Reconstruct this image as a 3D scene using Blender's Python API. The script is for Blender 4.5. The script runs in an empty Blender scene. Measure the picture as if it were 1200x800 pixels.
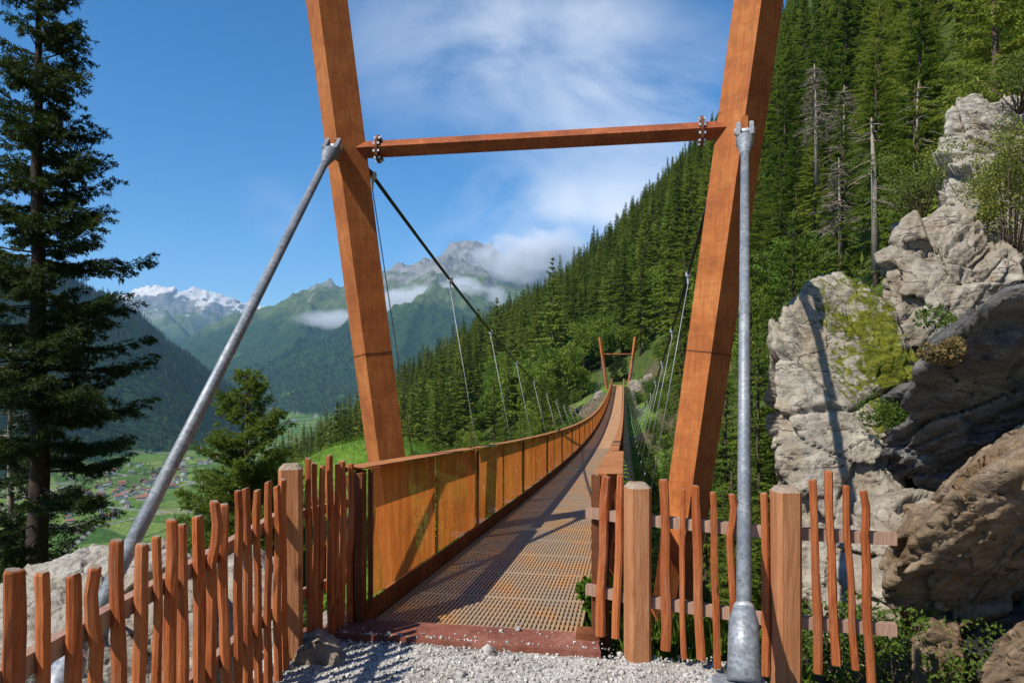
import bpy, bmesh, math, random
import numpy as np
from mathutils import Vector, Matrix
PI = math.pi
SC = bpy.context.scene
COL = SC.collection
ZC, HOR, F = 1.8, 435.0, 800.0          # eye height, horizon row, focal length in photo pixels
ANG = math.radians(9.37)                # heading of the footbridge, clockwise from +Y
CA, SA = math.cos(ANG), math.sin(ANG)
BX, BY = -0.28, 4.74                    # start of the bridge deck
SUN_H = Vector((0.77, 0.64, 0)).normalized()
SUN_EL = math.radians(49)

def at(px, py, Y):
    return Vector(((px-600)*Y/F, Y, ZC-(py-HOR)*Y/F))
def br(t, v, z=0.0):
    return Vector((BX+SA*t+CA*v, BY+CA*t-SA*v, z))

# ------------------------------------------------------------------ numpy noise
def _h(ix, iy, iz, s):
    n = (ix*374761393 + iy*668265263 + iz*2147483647 + s*1274126177) & 0xFFFFFFFF
    n = ((n ^ (n >> 13))*1274126177) & 0xFFFFFFFF
    n = ((n ^ (n >> 16))*2246822519) & 0xFFFFFFFF
    n = n ^ (n >> 15)
    return (n & 0xFFFFFF)/float(0xFFFFFF)*2-1
def vnoise(P, s=0):
    P = np.asarray(P, float)
    I = np.floor(P).astype(np.int64); Fr = P-I
    U = Fr*Fr*Fr*(Fr*(Fr*6-15)+10)
    r = 0
    for dx in (0, 1):
        wx = U[:, 0] if dx else 1-U[:, 0]
        for dy in (0, 1):
            wy = U[:, 1] if dy else 1-U[:, 1]
            for dz in (0, 1):
                wz = U[:, 2] if dz else 1-U[:, 2]
                r = r + wx*wy*wz*_h(I[:, 0]+dx, I[:, 1]+dy, I[:, 2]+dz, s)
    return r
def fbm(P, octv=5, s=0, gain=.5, ridged=False):
    P = np.asarray(P, float); a = 1; r = 0; tot = 0
    for o in range(octv):
        n = vnoise(P*(2.03**o)+17.3*o, s+o)
        if ridged: n = 1-2*np.abs(n)
        r = r+a*n; tot += a; a *= gain
    return r/tot
def P2(X, Y, sc):
    return np.stack([np.ravel(X)/sc, np.ravel(Y)/sc, np.zeros(np.size(X))], 1)

# ------------------------------------------------------------------ terrain heights
def sstep(a, b, x):
    t = np.clip((x-a)/(b-a), 0, 1); return t*t*(3-2*t)
def softp(x, k=1.5):
    return np.where(x > 12*k, x, k*np.log1p(np.exp(np.clip(x/k, -40, 12))))
FLOOR = -200.0
def hill_h(X, Y):
    X = np.asarray(X, float); Y = np.asarray(Y, float); sh = X.shape
    X = X.ravel(); Y = Y.ravel()
    dx, dy = X-BX, Y-BY
    v = CA*dx-SA*dy; t = SA*dx+CA*dy
    left = .5*np.minimum(v, 0)+.28*np.minimum(v+40, 0)
    vo = 8.5-5.0*sstep(15, 60, t)-1.5*sstep(95, 125, t)
    right = .12*np.maximum(v, 0)+1.28*softp(v-vo)
    g = np.where((t > .5) & (t < 100), np.sin(PI*np.clip((t-.5)/99.5, 0, 1))**.6, 0)
    z = left+right-5.6*g-.35
    z = z+.17*np.clip(t-100, 0, 200)
    z = z-2.6*sstep(-1.6, -5.5, v)*sstep(25, 8, t)          # drop beside the platform
    z = z-1.2*sstep(1.6, 3.2, v)*sstep(-3, 1.5, t)*sstep(12, 5, t)
    d = np.hypot(X, Y)
    amp = sstep(6, 60, d)
    z = z+fbm(P2(X, Y, 22), 4, 3)*2.2*amp+fbm(P2(X, Y, 90), 3, 9)*7*sstep(110, 220, d)
    z = z+fbm(P2(X, Y, 3), 3, 5)*.25*sstep(5, 12, d)
    E = np.interp(600+F*X/np.maximum(Y, 1), [-200, 150, 250, 330, 420, 480, 540, 640, 690, 740, 800, 850, 930, 1100, 1400], [-.36, -.22, -.15, -.09, -.03, .02, .068, .135, .185, .245, .32, .385, .55, .75, 1.0])
    zc = 400*(E-.05)-np.maximum(Y-400, 0)*.55
    k = sstep(120, 390, Y)
    z = np.where(Y > 1, z*(1-k)+(zc+fbm(P2(X, Y, 60), 3, 9)*5)*k, z)
    lim = ZC+Y*(E-.035)
    z = np.where((Y > 60) & (z > lim), lim+(z-lim)*.15, z)
    z = z+10.8*np.exp(-((v+14.5)/np.where(v > -14.5, 9.5, 7.0))**2-((t-31)/14)**2)      # grassy shoulder left of the bridge
    # bench at the far landing
    k = np.exp(-((t-104)/7)**2-(v/3.2)**2)
    z = z*(1-k)+(-.35)*k
    return z.reshape(sh)

RIDGES = []
def ridge(pts, slope, pw=1.0):
    RIDGES.append(([at(*p) for p in pts], slope, pw))
ridge([(-700, 150, 900), (-350, 200, 1400), (-100, 270, 1800), (30, 303, 1980), (75, 318, 2150), (110, 345, 2400), (160, 385, 3100), (210, 420, 4000), (240, 445, 5000), (262, 463, 6000)], .80)
ridge([(-200, 330, 9500), (60, 345, 9400), (150, 349, 9300), (168, 343, 9200), (190, 339, 9000), (205, 345, 9000), (222, 341, 9200), (245, 347, 9300), (275, 352, 9500), (305, 361, 9600), (345, 372, 9800)], .62)
ridge([(168, 344, 9200), (195, 377, 8000), (225, 408, 7200), (250, 438, 6500)], .75)
ridge([(286, 405, 7600), (318, 368, 7000), (345, 357, 6700), (372, 345, 6400), (395, 336, 6200), (412, 345, 6200), (450, 340, 6400), (500, 313, 6600), (525, 299, 6700), (545, 287, 6700), (562, 300, 6700), (600, 325, 6700), (760, 330, 6500), (1100, 200, 6500)], .50)
ridge([(395, 338, 6200), (362, 395, 4700), (325, 452, 3800)], .42)
ridge([(545, 289, 6700), (500, 362, 4500), (455, 440, 3300)], .42)
def valley_h(X, Y):
    X = np.asarray(X, float); Y = np.asarray(Y, float); sh = X.shape
    X = X.ravel(); Y = Y.ravel()
    P = np.stack([X, Y, X*0], 1)
    wx = fbm(P/700, 4, 31)*160; wy = fbm(P/700+40, 4, 33)*160
    far = sstep(1500, 4500, np.hypot(X, Y))
    Xw = X+wx*far; Yw = Y+wy*far
    best = np.full(X.shape, -1e9)
    for pts, slope, pw in RIDGES:
        for a, b in zip(pts[:-1], pts[1:]):
            ex, ey = b.x-a.x, b.y-a.y; L2 = ex*ex+ey*ey
            s = np.clip(((Xw-a.x)*ex+(Yw-a.y)*ey)/L2, 0, 1)
            d = np.hypot(Xw-(a.x+s*ex), Yw-(a.y+s*ey))
            best = np.maximum(best, a.z+s*(b.z-a.z)-slope*d)
    hgt = best-FLOOR
    rel = np.clip(hgt/500, 0, 1)
    rg = fbm(P/420, 6, 51, .5, True)
    best = best+rg*120*rel*far+fbm(P/130, 4, 57, .55, True)*38*rel*far+fbm(P/160, 4, 61)*22*sstep(0, .3, rel)
    fl = FLOOR+fbm(P/500, 2, 71)*2.0
    k = 14.0
    z = np.maximum(best, fl)+k*np.exp(-np.abs(best-fl)/k)*.5
    return z.reshape(sh)

# ------------------------------------------------------------------ mesh building
class MB:
    def __init__(s): s.v = []; s.f = []; s.m = []; s.mi = 0
    def add(s, vs, fs):
        o = len(s.v); s.v.extend(tuple(p) for p in vs); s.f.extend(tuple(i+o for i in f) for f in fs); s.m.extend([s.mi]*len(fs))
    def box(s, c, size, M=None, bevel=0):
        hx, hy, hz = size[0]/2, size[1]/2, size[2]/2
        if bevel:
            b = bevel; pts = []
            for z in (-hz, hz):
                for x, y in ((-hx+b, -hy), (hx-b, -hy), (hx, -hy+b), (hx, hy-b), (hx-b, hy), (-hx+b, hy), (-hx, hy-b), (-hx, -hy+b)):
                    pts.append(Vector((x, y, z)))
            fs = [tuple(range(7, -1, -1)), tuple(range(8, 16))]+[(i, (i+1) % 8, 8+(i+1) % 8, 8+i) for i in range(8)]
        else:
            pts = [Vector((x, y, z)) for z in (-hz, hz) for x, y in ((-hx, -hy), (hx, -hy), (hx, hy), (-hx, hy))]
            fs = [(3, 2, 1, 0), (4, 5, 6, 7), (0, 1, 5, 4), (1, 2, 6, 5), (2, 3, 7, 6), (3, 0, 4, 7)]
        c = Vector(c)
        s.add([(M @ p if M else p)+c for p in pts], fs)
    def prism(s, a, b, prof_a, prof_b=None, up=Vector((0, 0, 1)), caps=True):
        """sweep a 2-D profile (side, up) from a to b"""
        a = Vector(a); b = Vector(b); d = (b-a).normalized()
        x = d.cross(up)
        x = x.normalized() if x.length > 1e-5 else Vector((1, 0, 0))
        y = x.cross(d)
        pb = prof_b or prof_a; n = len(prof_a)
        vs = [a+x*p[0]+y*p[1] for p in prof_a]+[b+x*p[0]+y*p[1] for p in pb]
        fs = [(i, (i+1) % n, n+(i+1) % n, n+i) for i in range(n)]
        if caps: fs += [tuple(range(n-1, -1, -1)), tuple(range(n, 2*n))]
        s.add(vs, fs)
    def tube(s, pts, r, n=8, caps=True):
        pts = [Vector(p) for p in pts]; rs = r if isinstance(r, (list, tuple)) else [r]*len(pts)
        ref = None; vs = []; fs = []
        for i, p in enumerate(pts):
            d = (pts[min(i+1, len(pts)-1)]-pts[max(i-1, 0)]).normalized()
            if ref is None: ref = d.orthogonal().normalized()
            x = (ref-d*ref.dot(d)).normalized(); y = d.cross(x); ref = x
            for k in range(n):
                a = 2*PI*k/n; vs.append(p+(x*math.cos(a)+y*math.sin(a))*rs[i])
        for i in range(len(pts)-1):
            for k in range(n):
                fs.append((i*n+k, i*n+(k+1) % n, (i+1)*n+(k+1) % n, (i+1)*n+k))
        if caps: fs += [tuple(range(n-1, -1, -1)), tuple(range((len(pts)-1)*n, len(pts)*n))]
        s.add(vs, fs)
    def mesh(s, name, mats, smooth=False):
        me = bpy.data.meshes.new(name)
        me.from_pydata(s.v, [], s.f)
        for m in (mats if isinstance(mats, (list, tuple)) else [mats]): me.materials.append(m)
        if any(s.m): me.polygons.foreach_set('material_index', s.m)
        if smooth: me.polygons.foreach_set('use_smooth', [True]*len(s.f))
        me.update(); return me
    def build(s, name, mats, parent=None, smooth=False, loc=None):
        return link(name, s.mesh(name, mats, smooth), parent, loc)
def link(name, me, parent=None, loc=None):
    o = bpy.data.objects.new(name, me); COL.objects.link(o)
    if parent: o.parent = parent
    if loc is not None: o.location = loc
    return o
def tag(o, label=None, cat=None, group=None, kind=None):
    if label: o['label'] = label
    if cat: o['category'] = cat
    if group: o['group'] = group
    if kind: o['kind'] = kind
    return o
def thing(name, label, cat, loc=(0, 0, 0), rz=0, group=None):
    o = bpy.data.objects.new(name, None); COL.objects.link(o)
    o.location = loc; o.rotation_euler = (0, 0, rz); o.empty_display_size = .2
    return tag(o, label, cat, group)
def np_mesh(name, V, Fq, mats, smooth=False, mi=None):
    """V (n,3); Fq (m,k) faces of equal size"""
    V = np.asarray(V, np.float32); Fq = np.asarray(Fq, np.int32); k = Fq.shape[1]
    me = bpy.data.meshes.new(name)
    me.vertices.add(len(V)); me.vertices.foreach_set('co', V.ravel())
    me.loops.add(Fq.size); me.loops.foreach_set('vertex_index', Fq.ravel())
    me.polygons.add(len(Fq)); me.polygons.foreach_set('loop_start', np.arange(0, Fq.size, k, dtype=np.int32))
    me.polygons.foreach_set('loop_total', np.full(len(Fq), k, np.int32))
    for m in (mats if isinstance(mats, (list, tuple)) else [mats]): me.materials.append(m)
    if mi is not None: me.polygons.foreach_set('material_index', np.asarray(mi, np.int32))
    if smooth: me.polygons.foreach_set('use_smooth', np.ones(len(Fq), bool))
    me.update(calc_edges=True); me.validate(); return me

# ------------------------------------------------------------------ materials
class NT:
    def __init__(s, name):
        s.m = bpy.data.materials.new(name); s.m.use_nodes = True
        s.t = s.m.node_tree; s.n = s.t.nodes; s.n.clear()
        s.out = s.new('ShaderNodeOutputMaterial')
    def new(s, ty, **kw):
        n = s.n.new(ty)
        for k, v in kw.items():
            if hasattr(n, k): setattr(n, k, v)
        return n
    def lk(s, a, b): s.t.links.new(a, b)
    def coord(s, scale=(1, 1, 1), kind='Object', rot=(0, 0, 0)):
        c = s.new('ShaderNodeTexCoord'); mp = s.new('ShaderNodeMapping')
        mp.inputs['Scale'].default_value = scale; mp.inputs['Rotation'].default_value = rot
        s.lk(c.outputs[kind], mp.inputs[0]); return mp.outputs[0]
    def noise(s, vec, scale=5, detail=6, rough=.55, dist=0):
        n = s.new('ShaderNodeTexNoise'); n.inputs['Scale'].default_value = scale
        n.inputs['Detail'].default_value = detail; n.inputs['Roughness'].default_value = rough; n.inputs['Distortion'].default_value = dist
        s.lk(vec, n.inputs['Vector']); return n.outputs['Fac']
    def voro(s, vec, scale=5, feat='F1', out='Distance'):
        n = s.new('ShaderNodeTexVoronoi'); n.feature = feat; n.inputs['Scale'].default_value = scale
        s.lk(vec, n.inputs['Vector']); return n.outputs[out]
    def ramp(s, fac, stops, interp='LINEAR'):
        r = s.new('ShaderNodeValToRGB'); r.color_ramp.interpolation = interp; e = r.color_ramp.elements
        while len(e) < len(stops): e.new(.5)
        for i, (p, c) in enumerate(stops):
            e[i].position = p
            e[i].color = (c, c, c, 1) if isinstance(c, (int, float)) else (*c, 1)
        s.lk(fac, r.inputs[0]); return r.outputs[0]
    def mix(s, fac, a, b, mode='MIX'):
        m = s.new('ShaderNodeMix'); m.data_type = 'RGBA'; m.blend_type = mode
        for sock, val in ((m.inputs[0], fac), (m.inputs[6], a), (m.inputs[7], b)):
            if isinstance(val, (int, float)): sock.default_value = val
            elif isinstance(val, tuple): sock.default_value = (*val, 1)
            else: s.lk(val, sock)
        return m.outputs[2]
    def math(s, op, a, b=0.0, c=None):
        m = s.new('ShaderNodeMath'); m.operation = op
        for i, val in enumerate((a, b) if c is None else (a, b, c)):
            if isinstance(val, (int, float)): m.inputs[i].default_value = val
            else: s.lk(val, m.inputs[i])
        return m.outputs[0]
    def bump(s, h, strength=.3, dist=.02):
        b = s.new('ShaderNodeBump'); b.inputs['Strength'].default_value = strength; b.inputs['Distance'].default_value = dist
        s.lk(h, b.inputs['Height']); return b.outputs[0]
    def bsdf(s, col, rough=.7, metal=0, normal=None, spec=.3):
        p = s.new('ShaderNodeBsdfPrincipled')
        for nm, val in (('Base Color', col), ('Roughness', rough), ('Metallic', metal)):
            k = p.inputs[nm]
            if isinstance(val, (int, float)): k.default_value = val
            elif isinstance(val, tuple): k.default_value = (*val, 1)
            else: s.lk(val, k)
        p.inputs['Specular IOR Level'].default_value = spec
        if normal is not None: s.lk(normal, p.inputs['Normal'])
        return p.outputs[0]
    def done(s, sh): s.lk(sh, s.out.inputs['Surface']); return s.m
    def rnd(s):
        return s.new('ShaderNodeObjectInfo').outputs['Random']

def m_rust(name, dark, mid, light, rough=.75, sc=1.0, spec=.25):
    n = NT(name); c = n.coord()
    f = n.noise(c, 2.2*sc, 8, .65, .5); run = n.noise(n.coord((9, 9, .45)), 3*sc, 7, .65); band = n.noise(n.coord((.8, .8, 14)), 1.6*sc, 6, .65, .4); h = n.noise(c, 75, 5, .65); bl = n.noise(c, 7*sc, 5, .6)
    col = n.ramp(f, [(.30, dark), (.48, mid), (.68, light)])
    col = n.mix(n.ramp(run, [(.46, 0.0), (.64, .6)]), col, dark)
    col = n.mix(n.ramp(band, [(.50, 0.0), (.70, .38)]), col, tuple(x*.72 for x in dark))
    col = n.mix(n.ramp(bl, [(.54, 0.0), (.66, .5)]), col, tuple(x*.6 for x in mid))
    col = n.mix(n.ramp(h, [(.48, 0.0), (.70, .45)]), col, light)
    return n.done(n.bsdf(col, rough, 0, n.bump(n.math('ADD', h, n.math('MULTIPLY', f, .6)), .35, .005), spec))
M = {}
M['rust'] = m_rust('rusty_steel', (.23, .065, .02), (.40, .125, .032), (.50, .19, .055))
M['rust_bar'] = m_rust('shade_darkened_rusty_steel', (.12, .034, .016), (.30, .085, .03), (.42, .13, .045))  # same steel darkened all over: crossbar's underside shade painted in, plus rust streaks
M['rust_dark'] = m_rust('dark_rusty_steel', (.07, .025, .012), (.15, .05, .02), (.24, .085, .03))
M['rust_cap'] = m_rust('rusty_sheet', (.28, .10, .035), (.42, .165, .055), (.52, .23, .085))
M['rust_plate'] = m_rust('red_brown_plate', (.14, .045, .03), (.22, .075, .05), (.32, .14, .10), .85)

def m_grating():
    n = NT('rusty_grating'); c = n.coord((1, .6, 1))
    f = n.noise(c, 2.3, 6, .6); g = n.noise(n.coord((1, 1, 1)), 28, 4, .6)
    col = n.ramp(f, [(.35, (.36, .28, .20)), (.5, (.42, .29, .17)), (.62, (.52, .27, .10)), (.75, (.42, .30, .19))])
    col = n.mix(n.ramp(g, [(.4, 0.0), (.8, .5)]), col, (.24, .15, .09))
    return n.done(n.bsdf(col, .6, .1, n.bump(g, .2, .003), .4))
M['grating'] = m_grating()
M['plank'] = m_rust('tan_rusty_deck', (.27, .15, .075), (.46, .26, .13), (.56, .34, .18), .7)
def m_panel():
    n = NT('perforated_rusty_sheet'); c = n.coord()
    f = n.noise(c, 1.6, 6, .6, .3); g = n.noise(n.coord((1, 6, .5)), 3, 5, .6)
    col = n.ramp(f, [(.3, (.48, .125, .022)), (.5, (.70, .195, .032)), (.7, (.80, .265, .05))])
    col = n.mix(n.ramp(g, [(.43, 0.0), (.62, .6)]), col, (.30, .085, .018))
    col = n.mix(n.ramp(n.noise(c, 9, 6, .7), [(.50, 0.0), (.68, .55)]), col, (.36, .12, .03))
    col = n.mix(n.ramp(n.noise(n.coord((1, 14, .6)), 2, 6, .65), [(.56, 0.0), (.70, .55)]), col, (.20, .06, .015))
    sep = n.new('ShaderNodeSeparateXYZ'); n.lk(c, sep.inputs[0])
    k = 2*PI/.017
    a = n.math('SINE', n.math('MULTIPLY', n.math('ADD', sep.outputs[1], sep.outputs[2]), k))
    b = n.math('SINE', n.math('MULTIPLY', n.math('SUBTRACT', sep.outputs[1], sep.outputs[2]), k))
    hole = n.math('GREATER_THAN', n.math('MULTIPLY', a, b), .52)
    p = n.bsdf(col, .75, 0, None, .15)
    tr = n.new('ShaderNodeBsdfTranslucent'); n.lk(col, tr.inputs[0])
    mx = n.new('ShaderNodeMixShader'); mx.inputs[0].default_value = .70; n.lk(p, mx.inputs[1]); n.lk(tr.outputs[0], mx.inputs[2])
    tp = n.new('ShaderNodeBsdfTransparent')
    m2 = n.new('ShaderNodeMixShader'); n.lk(hole, m2.inputs[0]); n.lk(mx.outputs[0], m2.inputs[1]); n.lk(tp.outputs[0], m2.inputs[2])
    return n.done(m2.outputs[0])
M['panel'] = m_panel()
def m_wood(name, dark, mid, light, sc=1.0, grey=.35):
    n = NT(name)
    r = n.rnd(); k = n.new('ShaderNodeCombineXYZ'); n.lk(n.math('MULTIPLY', r, 40), k.inputs[0]); n.lk(n.math('MULTIPLY', r, 17), k.inputs[2])
    def co(sz):
        off = n.new('ShaderNodeVectorMath'); off.operation = 'ADD'; n.lk(n.coord((1, 1, sz)), off.inputs[0]); n.lk(k.outputs[0], off.inputs[1]); return off.outputs[0]
    f = n.noise(co(.10), 26*sc, 8, .7, 1.4); g = n.noise(co(.05), 120*sc, 5, .7); b = n.noise(co(.6), 3.2, 4, .6); wv = n.noise(co(.35), 9, 5, .6, .6)
    kn = n.voro(co(.45), 7*sc); sp = n.noise(co(1), 120, 3, .6)
    col = n.ramp(f, [(.28, dark), (.48, mid), (.70, light)])
    col = n.mix(n.ramp(g, [(.48, 0.0), (.66, .65)]), col, dark)
    col = n.mix(n.ramp(b, [(.40, 0.0), (.70, .5)]), col, light)
    col = n.mix(n.ramp(wv, [(.52, 0.0), (.72, grey)]), col, (.30, .22, .16))
    col = n.mix(n.ramp(kn, [(.05, .85), (.13, 0.0)]), col, tuple(x*.35 for x in dark))
    col = n.mix(n.math('MULTIPLY', r, .40), col, dark)
    col = n.mix(n.ramp(sp, [(.68, 0.0), (.74, .5)]), col, (.55, .42, .30))
    hh = n.math('ADD', f, n.math('MULTIPLY', g, .8))
    return n.done(n.bsdf(col, .72, 0, n.bump(hh, .8, .010), .2))
M['picket'] = m_wood('larch_wood', (.16, .035, .010), (.45, .118, .033), (.60, .225, .082))
M['post'] = m_wood('pale_larch_wood', (.28, .105, .042), (.46, .195, .085), (.58, .31, .155), .5, .10)
M['rail'] = m_wood('grey_larch_wood', (.26, .15, .10), (.40, .25, .18), (.50, .33, .25), .7)
M['endgrain'] = m_wood('weathered_end_grain', (.22, .16, .11), (.38, .29, .21), (.50, .40, .31), 1.0, .5)

def m_galv():
    n = NT('galvanised_steel'); c = n.coord()
    f = n.noise(c, 9, 5, .6); v = n.voro(c, 60, 'F1', 'Color'); h = n.noise(c, 2.5, 3, .5)
    col = n.ramp(f, [(.3, (.20, .22, .245)), (.7, (.34, .36, .38))])
    vb = n.new('ShaderNodeRGBToBW'); n.lk(v, vb.inputs[0]); col = n.mix(.35, col, vb.outputs[0], 'OVERLAY'); dt = n.noise(n.coord((7, 7, 1)), 4, 6, .65)
    col = n.mix(n.ramp(dt, [(.52, 0.0), (.7, .55)]), col, (.12, .11, .10))
    col = n.mix(n.ramp(h, [(.5, 0.0), (.62, .5)]), col, (.15, .185, .23))
    return n.done(n.bsdf(col, .55, .35, None, .4))
M['galv'] = m_galv()
def m_plain(name, col, rough=.5, metal=0, sc=30, var=.3):
    n = NT(name); f = n.noise(n.coord(), sc, 4, .6)
    c2 = tuple(max(0, x*(1-var)) for x in col); c3 = tuple(min(1, x*(1+var)) for x in col)
    return n.done(n.bsdf(n.ramp(f, [(.3, c2), (.7, c3)]), rough, metal))
M['cable'] = m_plain('dark_wire_rope', (.05, .055, .06), .45, .6)
M['hanger'] = m_plain('bright_wire', (.30, .31, .32), .5, .4)
M['clamp'] = m_plain('zinc_clamp', (.62, .64, .66), .4, .6)
M['beam'] = m_plain('grey_steel_beam', (.22, .22, .21), .55, .4)
M['concrete'] = m_plain('pale_concrete', (.45, .45, .44), .85)

def m_rock(name, tones, moss=0, strata=(0, 0, 0), sc=1.0, mossc=((.11, .125, .012), (.24, .235, .022)), lichen=.4, stain=None):
    n = NT(name); c = n.coord((1, 1, 1), 'Object'); st = n.coord((1, 1, 3.0), 'Object', strata)
    f = n.noise(c, 1.7*sc, 9, .62, .5); g = n.noise(st, 2.6*sc, 9, .66, .5); h = n.noise(c, 17*sc, 6, .65)
    cn = n.noise(n.coord((1, 1, 2.6), 'Object', (strata[0]+.5, strata[1]+.35, strata[2])), 1.15*sc, 4, .5, .3)
    ck = n.math('ABSOLUTE', n.math('SUBTRACT', cn, .5))
    cr = n.math('ADD', ck, n.math('MULTIPLY', n.ramp(n.noise(c, 2.2*sc, 4, .6), [(.42, 1.0), (.56, 0.0)]), .1))
    col = n.ramp(g, [(.30, tones[0]), (.48, tones[1]), (.66, tones[2])])
    col = n.mix(n.ramp(f, [(.40, 0.0), (.62, .6)]), col, tones[1])
    col = n.mix(n.ramp(h, [(.52, 0.0), (.68, .55)]), col, tuple(x*.42 for x in tones[0]))
    sp = n.noise(c, 46*sc, 3, .6)
    col = n.mix(n.ramp(n.math('MULTIPLY', sp, n.noise(c, 3.1, 4, .6)), [(.30, 0.0), (.36, lichen)]), col, (.52, .52, .46))
    if stain:
        col = n.mix(n.ramp(n.noise(n.coord((1.6, 1.6, .6)), 1.3, 6, .65), [(.48, 0.0), (.64, .7)]), col, stain)
    col = n.mix(n.ramp(cr, [(.0, .85), (.012, 0.0)]), col, tuple(x*.3 for x in tones[0]))
    hv = n.voro(n.mix(.2, st, c), 5.5*sc, 'F1'); hh = n.math('ADD', n.math('ADD', n.math('ADD', n.math('MULTIPLY', g, .9), n.math('MULTIPLY', hv, -.35)), n.math('MULTIPLY', h, .45)), n.math('MULTIPLY', n.ramp(cr, [(0, 0.0), (.02, 1.0)]), .30))
    rough = .9
    if moss:
        ge = n.new('ShaderNodeNewGeometry'); sp2 = n.new('ShaderNodeSeparateXYZ'); n.lk(ge.outputs['Normal'], sp2.inputs[0])
        mk = n.math('ADD', n.math('MULTIPLY', sp2.outputs[2], .30), n.noise(c, 1.5, 6, .62))
        mk = n.math('ADD', mk, n.math('MULTIPLY', n.math('SUBTRACT', n.noise(c, 8, 7, .7), .5), 1.15))
        att = n.new('ShaderNodeAttribute'); att.attribute_name = 'moss'
        mk = n.math('ADD', mk, att.outputs['Fac'])
        mcol = n.ramp(n.noise(c, 22, 6, .7), [(.3, (.03, .045, .008)), (.5, mossc[0]), (.7, mossc[1])])
        col = n.mix(n.ramp(mk, [(.84-moss, 0.0), (.98-moss, 1.0)]), col, mcol)
    return n.done(n.bsdf(col, rough, 0, n.bump(hh, .9, .06), .2))
M['rock'] = m_rock('pale_gneiss', ((.15, .128, .10), (.31, .272, .22), (.45, .405, .335)), stain=(.24, .19, .13))
M['rock_moss'] = m_rock('mossy_gneiss', ((.18, .155, .122), (.37, .33, .27), (.51, .46, .38)), moss=.06, stain=(.29, .235, .16))
M['rock_dark'] = m_rock('dark_shaded_gneiss', ((.05, .048, .045), (.10, .095, .09), (.19, .18, .165)), moss=.0, lichen=.2)  # darker gneiss tone with the overhanging boulder's shade put into the colour
M['rock_brown'] = m_rock('brown_gneiss', ((.10, .07, .045), (.22, .158, .10), (.37, .285, .19)), lichen=.15, stain=(.20, .115, .055))
M['rock_white'] = m_rock('chalky_gneiss', ((.22, .195, .16), (.37, .34, .29), (.50, .47, .41)), lichen=.2, stain=(.30, .25, .18))

def m_leaf(name, a, b, trans=.3, var=.5, rough=.65, yellow=None):
    n = NT(name); r = n.rnd(); f = n.noise(n.coord(), 1.6, 4, .6)
    col = n.ramp(n.math('ADD', n.math('MULTIPLY', r, var), n.math('MULTIPLY', f, 1-var)), [(.25, a), (.75, b)])
    if yellow: col = n.mix(n.ramp(r, [(.86, 0.0), (.93, .8)]), col, yellow)
    p = n.bsdf(col, rough, 0, None, .2)
    tr = n.new('ShaderNodeBsdfTranslucent'); n.lk(n.mix(.4, col, (.10, .16, .01)), tr.inputs[0])
    mx = n.new('ShaderNodeMixShader'); mx.inputs[0].default_value = trans; n.lk(p, mx.inputs[1]); n.lk(tr.outputs[0], mx.inputs[2])
    return n.done(mx.outputs[0])
M['needle'] = m_leaf('spruce_needles', (.075, .125, .016), (.25, .29, .040), .48, .6, .7, (.30, .33, .06))
M['needle_dark'] = m_leaf('dark_spruce_needles', (.018, .036, .010), (.045, .072, .018), .2, .3)
M['larch'] = m_leaf('larch_needles', (.11, .19, .024), (.25, .33, .05), .48)
M['needle_mid'] = m_leaf('young_spruce_needles', (.06, .11, .013), (.155, .205, .026), .38)
M['needle_light'] = m_leaf('light_spruce_needles', (.09, .15, .018), (.20, .25, .035), .42)
M['dead'] = m_plain('dead_twigs', (.20, .165, .13), .9)
M['shrub'] = m_leaf('shrub_leaves', (.05, .10, .014), (.13, .20, .028), .35)
M['shrub_pale'] = m_leaf('pale_shrub_leaves', (.13, .17, .03), (.26, .28, .06), .35)
M['grass'] = m_leaf('grass_blades', (.07, .15, .012), (.16, .26, .03), .35)
M['dry'] = m_leaf('dry_grass', (.18, .13, .05), (.30, .22, .09), .3)
M['bark'] = m_plain('spruce_bark', (.085, .060, .045), .95, 0, 14, .5)
M['bark_dark'] = m_plain('dark_bark', (.045, .032, .025), .95, 0, 14, .5)
M['bark_pale'] = m_plain('bleached_bark', (.27, .23, .19), .9, 0, 14, .4)

def m_hill():
    n = NT('hillside_ground'); c = n.coord()
    f = n.noise(c, .09, 6, .6); g = n.noise(c, 1.2, 6, .65); h = n.noise(c, .5, 4, .6)
    grass = n.ramp(g, [(.3, (.05, .10, .012)), (.5, (.10, .19, .022)), (.7, (.16, .25, .04))])
    soil = n.ramp(g, [(.3, (.06, .045, .03)), (.6, (.14, .105, .07)), (.8, (.28, .24, .19))])
    geo = n.new('ShaderNodeNewGeometry'); sp = n.new('ShaderNodeSeparateXYZ'); n.lk(geo.outputs['Normal'], sp.inputs[0])
    k = n.math('ADD', n.math('MULTIPLY', sp.outputs[2], -.75), n.math('ADD', f, .28))
    col = n.mix(n.ramp(n.math('ADD', k, n.math('MULTIPLY', h, .2)), [(.20, 0.0), (.34, 1.0)]), grass, soil)
    floor = n.ramp(g, [(.3, (.030, .050, .010)), (.5, (.055, .085, .018)), (.7, (.095, .10, .035))])
    aw = n.new('ShaderNodeAttribute'); aw.attribute_name = 'wood'; ac = n.new('ShaderNodeAttribute'); ac.attribute_name = 'cliff'
    col = n.mix(aw.outputs['Fac'], col, floor); col = n.mix(ac.outputs['Fac'], col, soil)
    return n.done(n.bsdf(col, .95, 0, n.bump(g, .8, .12), .1))
M['hill'] = m_hill()
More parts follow.
